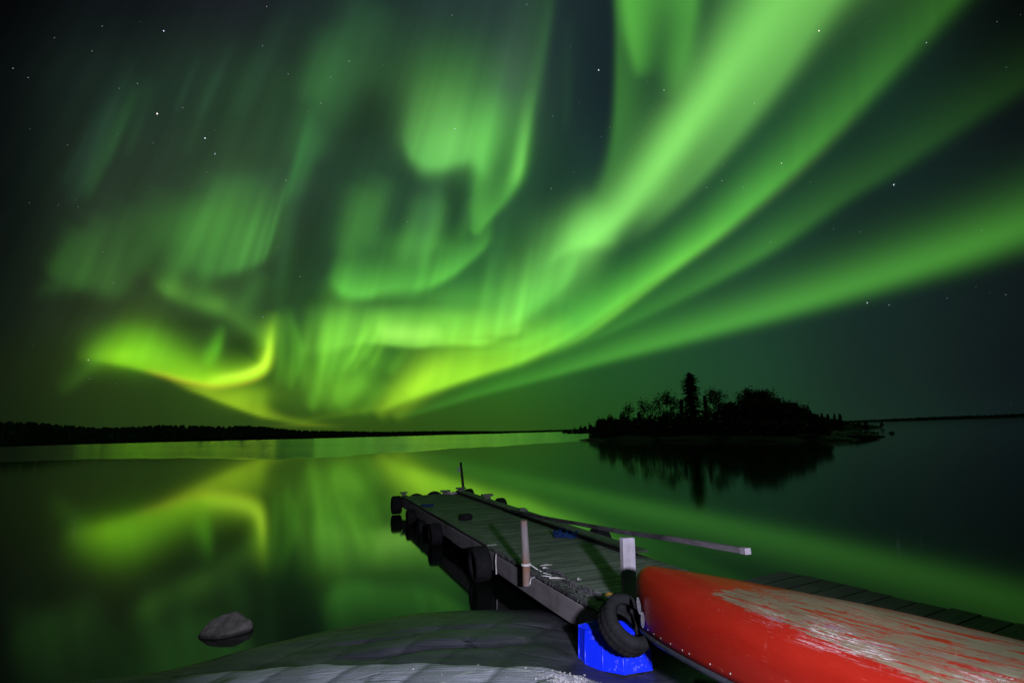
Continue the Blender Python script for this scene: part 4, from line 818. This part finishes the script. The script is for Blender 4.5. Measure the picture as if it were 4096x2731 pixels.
o = MB().add([dw(10.80, .19, .50), dw(10.86, .16, .505), dw(10.9, .22, .52), dw(10.84, .27, .515), dw(10.85, .215, .535)], [(0, 1, 4), (1, 2, 4), (2, 3, 4), (3, 0, 4), (3, 2, 1, 0)]).build('leaf', M['leaf_yellow']); tag(o, 'yellow dead leaf at the near end of the rotten strip', 'leaf')
o = MB().tube([dw(8.18, -.065, .44), dw(8.185, -.075, .34), dw(8.19, -.072, .22), dw(8.185, -.07, .17)], .011, 6).build('rope', M['bleached'], None, True); tag(o, 'pale rope hanging down the side board beside the biggest bumper tyre', 'rope')

# ------------------------------------------------------------------ boardwalk on the right shore
random.seed(17)
BA = math.radians(29.0)
walk = empty('boardwalk', (2.86, 6.30, 0), BA, 'grey plank walkway on the shore behind the upturned canoe', 'boardwalk')
WZ = .45
wp = bevel_mesh(MB().box(-.36, .36, -.1155, .1155, -.045, 0).mesh('plank'), .003)
dirty_edges(wp, M['walk'], 1)
for k in range(26):
    link('plank', wp, M['walk'], walk, (.16 + .02 * math.sin(k) + random.uniform(-.02, .02), .245 - k * .2415 + .115, WZ + random.uniform(-.0015, .0015)), (random.uniform(-.002, .002), random.uniform(-.002, .002), random.uniform(-.006, .006)))
for x in (-.1, .36): MB().box(x - .05, x + .05, -6.0, .45, .12, WZ - .048).build('stringer', M['dark'], walk)

# ------------------------------------------------------------------ upturned red canoe
HQ = (1.0509, 5.3313, 0.5721, -1.1294, 0.039, 0.1407, 0.892, 0.4065, 0.1353, 4.9004)
HB, HD, HS, HL = HQ[6], HQ[7], HQ[8], HQ[9]
def station(t):
    e = min(t, 1 - t) * 2; b = max(HB / 2 * (1 - (1 - e) ** 2.2) ** .75, .012); zg = -HS * (1 - e) ** 2.4
    k = e * HL / 2 / .36; zk = zg + (HD - zg) * (1 - (1 - k) ** 2.8) ** .5 if k < 1 else HD
    return e, b, zg, zk, 1.9 + .9 * min(1, e * 1.6), 2.3 + .5 * min(1, e * 1.6)
def hull_pt(t, g, off=0.0):
    e, b, zg, zk, n_, m_ = station(t); a = math.pi * g; c, s = math.cos(a), math.sin(a)
    return Vector((t * HL, b * math.copysign(abs(c) ** (2 / n_), c) , zg + (zk - zg) * abs(s) ** (2 / m_)))
ch_, sh_ = math.cos(HQ[3]), math.sin(HQ[3]); ex = Vector((ch_ * math.cos(HQ[4]), sh_ * math.cos(HQ[4]), math.sin(HQ[4]))); ey = Vector((-sh_, ch_, 0)); ez = ex.cross(ey)
ey2 = ey * math.cos(HQ[5]) + ez * math.sin(HQ[5]); ez2 = ez * math.cos(HQ[5]) - ey * math.sin(HQ[5])
canoe = empty('canoe', (0, 0, 0), 0, 'upturned red canoe with its paint scraped through to cream along the bottom', 'canoe')
canoe.matrix_world = Matrix(((ex.x, ey2.x, ez2.x, HQ[0]), (ex.y, ey2.y, ez2.y, HQ[1]), (ex.z, ey2.z, ez2.z, HQ[2]), (0, 0, 0, 1)))
nst, nr = 110, 49; V = []; F = []; UV = []
for i in range(nst + 1):
    t = .5 - .5 * math.cos(math.pi * i / nst)
    for j in range(nr):
        g = j / (nr - 1); p = hull_pt(t, g)
        # slight dents and waviness of the old plastic
        wv_ = .004 * math.sin(p.x * 5.1 + g * 9) * math.sin(g * math.pi); p.z += wv_
        V.append(p); UV.append((t * HL, g))
for i in range(nst):
    for j in range(nr - 1): F.append((i * nr + j, (i + 1) * nr + j, (i + 1) * nr + j + 1, i * nr + j + 1))
hm = mesh('hull', V, F, True); uvl = hm.uv_layers.new(name='girth')
for lp in hm.loops: uvl.data[lp.index].uv = UV[lp.vertex_index]
w = N('canoe_paint', .55, .18)
tc = w.n('ShaderNodeTexCoord'); sp_ = w.n('ShaderNodeSeparateXYZ'); w.l(tc.outputs['UV'], sp_.inputs[0]); U_, G_ = sp_.outputs['X'], sp_.outputs['Y']
def uvn(su, sg, detail=5, rough=.6, dist=0.0, off=0.0):
    m_ = w.n('ShaderNodeMapping'); m_.inputs['Scale'].default_value = (su, sg, 1); m_.inputs['Location'].default_value = (off, off * 1.7, 0); w.l(tc.outputs['UV'], m_.inputs[0]); return w.noise(m_.outputs[0], 1.0, detail, rough, dist)
long_ = uvn(1.5, 56, 6, .66, .8); mid_ = uvn(6, 74, 6, .68, 1.1, 3.3); patch = uvn(3.0, 9, 4, .6, .6, 8.1); tiny = uvn(26, 120, 3, .6, .5, 1.7)
# worn zone: wedge that starts a metre back from the bow on the near chine and spreads over the whole bottom
edge = w.math('MULTIPLY_ADD', w.math('MULTIPLY', w.math('SUBTRACT', U_, 1.0), .6, clamp=True), .125, .605)      # near-side limit in girth
edge = w.math('ADD', edge, w.math('MULTIPLY', w.math('SUBTRACT', mid_, .5), .11))
near_in = w.math('MULTIPLY', w.math('SUBTRACT', edge, G_), 30.0, clamp=True)
far_lim = w.math('SUBTRACT', .60, w.math('MULTIPLY', w.math('SUBTRACT', U_, .95), .32)); far_lim = w.math('MAXIMUM', far_lim, .33)
far_in = w.math('MULTIPLY_ADD', w.math('SUBTRACT', G_, w.math('ADD', far_lim, w.math('MULTIPLY', w.math('SUBTRACT', patch, .5), .22))), 14.0, .2, clamp=True)
start = w.math('MULTIPLY', w.math('SUBTRACT', U_, w.math('MULTIPLY_ADD', mid_, .4, .72)), 5.0, clamp=True)
zone = w.math('MULTIPLY', w.math('MULTIPLY', near_in, far_in), start)
streak = w.math('ADD', w.ramp(long_, [(.43, 1), (.465, 0)]), w.math('MULTIPLY', w.ramp(mid_, [(.40, 1), (.45, 0)]), w.ramp(patch, [(.42, 0), (.58, 1)])), clamp=True)
worn = w.math('SUBTRACT', zone, w.math('MULTIPLY', streak, .9), clamp=True)
thin = w.math('MAXIMUM', w.ramp(uvn(.9, 34, 6, .66, 1.6, 31.0), [(.478, 0), (.492, 1), (.503, 1), (.517, 0)]), w.ramp(uvn(1.3, 58, 6, .66, 2.0, 41.0), [(.484, 0), (.496, 1), (.502, 1), (.514, 0)]))
thin = w.math('MULTIPLY', thin, w.ramp(uvn(1.1, 6, 3, .5, .3, 51.0), [(.30, 0), (.42, 1)]))
worn = w.math('SUBTRACT', worn, w.math('MULTIPLY', thin, .95), clamp=True)
worn = w.ramp(worn, [(.32, 0), (.46, 1)])
ridge = w.math('MULTIPLY', w.math('SUBTRACT', .56, w.math('ABSOLUTE', w.math('MULTIPLY', w.math('SUBTRACT', G_, .455), 16.0))), 1.6, clamp=True)   # second scuffed line along the keel
ridge = w.math('MULTIPLY', ridge, w.math('MULTIPLY', w.math('SUBTRACT', U_, .9), 2.0, clamp=True)); ridge = w.math('MULTIPLY', ridge, w.ramp(long_, [(.46, 0), (.54, 1)]))
worn = w.math('MAXIMUM', worn, w.ramp(ridge, [(.4, 0), (.6, 1)]))
flk = w.math('MULTIPLY', w.ramp(tiny, [(.66, 0), (.70, 1)]), w.math('MULTIPLY_ADD', w.math('SUBTRACT', w.math('ADD', edge, .05), G_), 14.0, .2, clamp=True)); worn = w.math('MAXIMUM', worn, w.math('MULTIPLY', flk, start))
grime = uvn(1.2, 5, 5, .6, .3, 5.2); scr = uvn(3.5, 60, 4, .7, 2.4, 9.9); scr2 = uvn(30, 6, 4, .7, 2.0, 4.4)
red = w.mix(w.ramp(grime, [(.3, 0), (.7, 1)]), (.25, .009, .004), (.35, .017, .008))
red = w.mix(w.math('MULTIPLY', w.ramp(scr, [(.655, 0), (.70, 1)]), .5), red, (.62, .16, .12)); red = w.mix(w.math('MULTIPLY', w.ramp(scr2, [(.66, 0), (.72, 1)]), .35), red, (.66, .2, .17))
cream = w.mix(w.ramp(patch, [(.3, 0), (.7, 1)]), (.145, .125, .07), (.225, .20, .12)); cream = w.mix(w.math('MULTIPLY', w.ramp(grime, [(.45, 0), (.7, 1)]), .5), cream, (.17, .16, .11))
# deeper gouges to white and violet-stained fibre
gou = uvn(1.6, 52, 5, .6, 1.2, 12.7); gl = w.math('MULTIPLY', w.ramp(gou, [(.485, 0), (.497, 1), (.503, 1), (.515, 0)]), w.math('MULTIPLY', w.math('MULTIPLY', w.math('SUBTRACT', U_, 1.5), 1.5, clamp=True), w.math('MULTIPLY', w.math('SUBTRACT', .10, w.math('ABSOLUTE', w.math('SUBTRACT', G_, .64))), 18.0, clamp=True)))
gl = w.math('MULTIPLY', gl, w.ramp(patch, [(.44, 0), (.56, 1)]))
col = w.mix(worn, red, cream); col = w.mix(gl, col, (.78, .76, .74))
vio = w.math('MULTIPLY', w.ramp(uvn(2.2, 26, 4, .6, .8, 20.3), [(.60, 0), (.68, 1)]), w.math('MULTIPLY', w.math('SUBTRACT', .06, w.math('ABSOLUTE', w.math('SUBTRACT', G_, .62))), 25.0, clamp=True)); vio = w.math('MULTIPLY', vio, w.math('MULTIPLY', w.math('SUBTRACT', U_, 1.4), 2.0, clamp=True)); col = w.mix(w.math('MULTIPLY', vio, .8), col, (.20, .10, .22))
w.color(col); w.l(w.math('MULTIPLY_ADD', worn, .25, .40), w.b.inputs['Roughness'])
w.bump(w.math('ADD', w.math('MULTIPLY', worn, -.6), w.math('ADD', w.math('MULTIPLY', tiny, .12), w.math('MULTIPLY', scr, .15))), .5, .004)
hull_o = link('hull', hm, w.m, canoe); sl = hull_o.modifiers.new('shell', 'SOLIDIFY'); sl.thickness = .007; sl.offset = -1
M['gunwale'] = plain('black_vinyl_gunwale', (.045, .048, .06), .38, .5, var=.3, scale=18)
for side in (0, 1):
    pts = [hull_pt(.5 - .5 * math.cos(math.pi * i / 60), side) + Vector((0, (.008 if side == 0 else -.008), -.008)) for i in range(61)]
    MB().tube(pts, .018, 8, True, 1.25).build('gunwale', M['gunwale'], canoe, True)
def arc_t(x): return x / HL
bo = MB()
for a in range(7):
    for q in range(3): pass
bm_ = bmesh.new(); bmesh.ops.create_uvsphere(bm_, u_segments=8, v_segments=5, radius=.0072); bme = bpy.data.meshes.new('bolt'); bm_.to_mesh(bme); bm_.free()
M['bolt'] = plain('bolt_steel', (.62, .60, .55), .35, .5, .6, .2, 40, 0)
for x in [.12, .22, .34, .47, .60, .76, .93, 1.02, 1.26, 1.46, 1.67, 1.9, 2.14, 2.4, 2.66, 2.95]:
    for g in (1, 0):
        p = hull_pt(arc_t(x), .985 if g else .015) + Vector((0, -.004 if g else .004, .012)); link('bolt', bme, M['bolt'], canoe, p)
# bow plate: two leaf-shaped tips of the metal stem cap
bpy.context.view_layer.update()
for (ctr, ln, tl) in (((.985, 4.985, .695), .14, -.10), ((1.007, 4.975, .588), .13, .02)):
    Vl = []; nn = 12
    for i in range(nn):
        a = 2 * math.pi * i / nn; Vl.append((.02 * math.cos(a), -.006, ln / 2 * math.sin(a)))
    Vl += [(x * .8, .005, z * .9) for (x, y, z) in Vl]; Fl_ = [tuple(range(nn - 1, -1, -1)), tuple(range(nn, 2 * nn))] + [(i, (i + 1) % nn, nn + (i + 1) % nn, nn + i) for i in range(nn)]
    o = MB().add(Vl, Fl_).build('bow_plate', M['steel'], canoe, bevel=.002)
    o.matrix_world = Matrix.Translation(ctr) @ Matrix.Rotation(tl, 4, 'Y') @ Matrix.Rotation(.55, 4, 'Z')

# ------------------------------------------------------------------ blue tub
w = N('blue_plastic', .36, .5); v = w.coord(); sm_ = w.noise(v, 16, 6, .7, .5); sb_ = w.noise(v, 5, 3, .5)
scf = w.math('MULTIPLY', w.ramp(sm_, [(.56, 0), (.68, 1)]), w.ramp(sb_, [(.48, 0), (.6, 1)]))
w.color(w.mix(w.math('MULTIPLY', scf, .75), (.006, .03, .95), (.26, .30, .48))); w.bump(sm_, .12, .003); M['blue'] = w.m
tub = empty('tub', (.80, 5.36, .07), 0, 'bright blue plastic tub with scuffed sides wedged beneath the big worn tyre', 'tub')
TP = [(.525, 5.53), (.57, 5.435), (.71, 5.325), (.875, 5.235), (1.13, 5.31), (1.06, 5.58), (.73, 5.66)]
V = []; 
for (z, sc) in ((0, 1.03), (.02, 1.03), (.022, 1.0), (.17, .99), (.19, .99), (.192, .975), (.308, .965), (.325, .93)):
    for (x, y) in TP: V.append((.80 + (x - .80) * sc - .80, 5.36 + (y - 5.36) * sc - 5.36, z))
nT = len(TP); F = []
for k in range(7):
    for i in range(nT): F.append((k * nT + i, k * nT + (i + 1) % nT, k * nT + nT + (i + 1) % nT, k * nT + nT + i))
F.append(tuple(range(7 * nT, 8 * nT)))
MB().add(V, F).build('body', M['blue'], tub, bevel=.006)
gr = MB()
def inside(x, y, sc=.86):
    c = True
    for i in range(nT):
        ax, ay = .80 + (TP[i][0] - .80) * sc, 5.36 + (TP[i][1] - 5.36) * sc; bx, by = .80 + (TP[(i + 1) % nT][0] - .80) * sc, 5.36 + (TP[(i + 1) % nT][1] - 5.36) * sc
        if (bx - ax) * (y - ay) - (by - ay) * (x - ax) < 0: return False
    return True
for k in range(-26, 27):
    for d_ in (1, -1):
        a_ = math.radians(35 if d_ > 0 else -50); dx, dy = math.cos(a_), math.sin(a_); px, py = .80 - dy * k * .022, 5.36 + dx * k * .022
        ts = [t for t in np.linspace(-.5, .5, 80) if inside(px + dx * t, py + dy * t)]
        if len(ts) > 3:
            a, b = Vector((px + dx * ts[0] - .8, py + dy * ts[0] - 5.36, .327)), Vector((px + dx * ts[-1] - .8, py + dy * ts[-1] - 5.36, .327)); gr.tube([a, b], .0035, 4, False)
MB().tube([((.80 + (x - .80) * .955 - .80), 5.36 + (y - 5.36) * .955 - 5.36, .314) for x, y in TP + TP[:1]], .009, 6).build('rim', M['blue'], tub, True)
gr.build('base_grid', M['blue'], tub)
for (x, y) in TP[:5]:
    MB().tube([(.80 + (x - .80) * 1.0 - .80, 5.36 + (y - 5.36) * 1.0 - 5.36, .025), (.80 + (x - .80) * .955 - .80, 5.36 + (y - 5.36) * .968 - 5.36, .305)], .008, 6).build('rib', M['blue'], tub, True)

# grey board end on the ground under the canoe
M['gboard'] = wood('grey_board', (.14, .14, .17), (.24, .24, .28), axis=0, grain=24, vary=.05)
gbz = float(ground_z(np.array(1.3), np.array(4.42)))
gb = MB().box(-.5, .10, -.09, .09, 0, .04, .002)
for k in range(7): gb.box(.02 - k * .07, .05 - k * .07, -.085, .085, .0402, .048)
o = gb.build('board', M['gboard'], None, bevel=.004, loc=(1.36, 4.55, gbz + .02), rot=(0, .0, math.radians(62))); tag(o, 'ribbed grey board end lying on the ground beneath the red canoe', 'board')
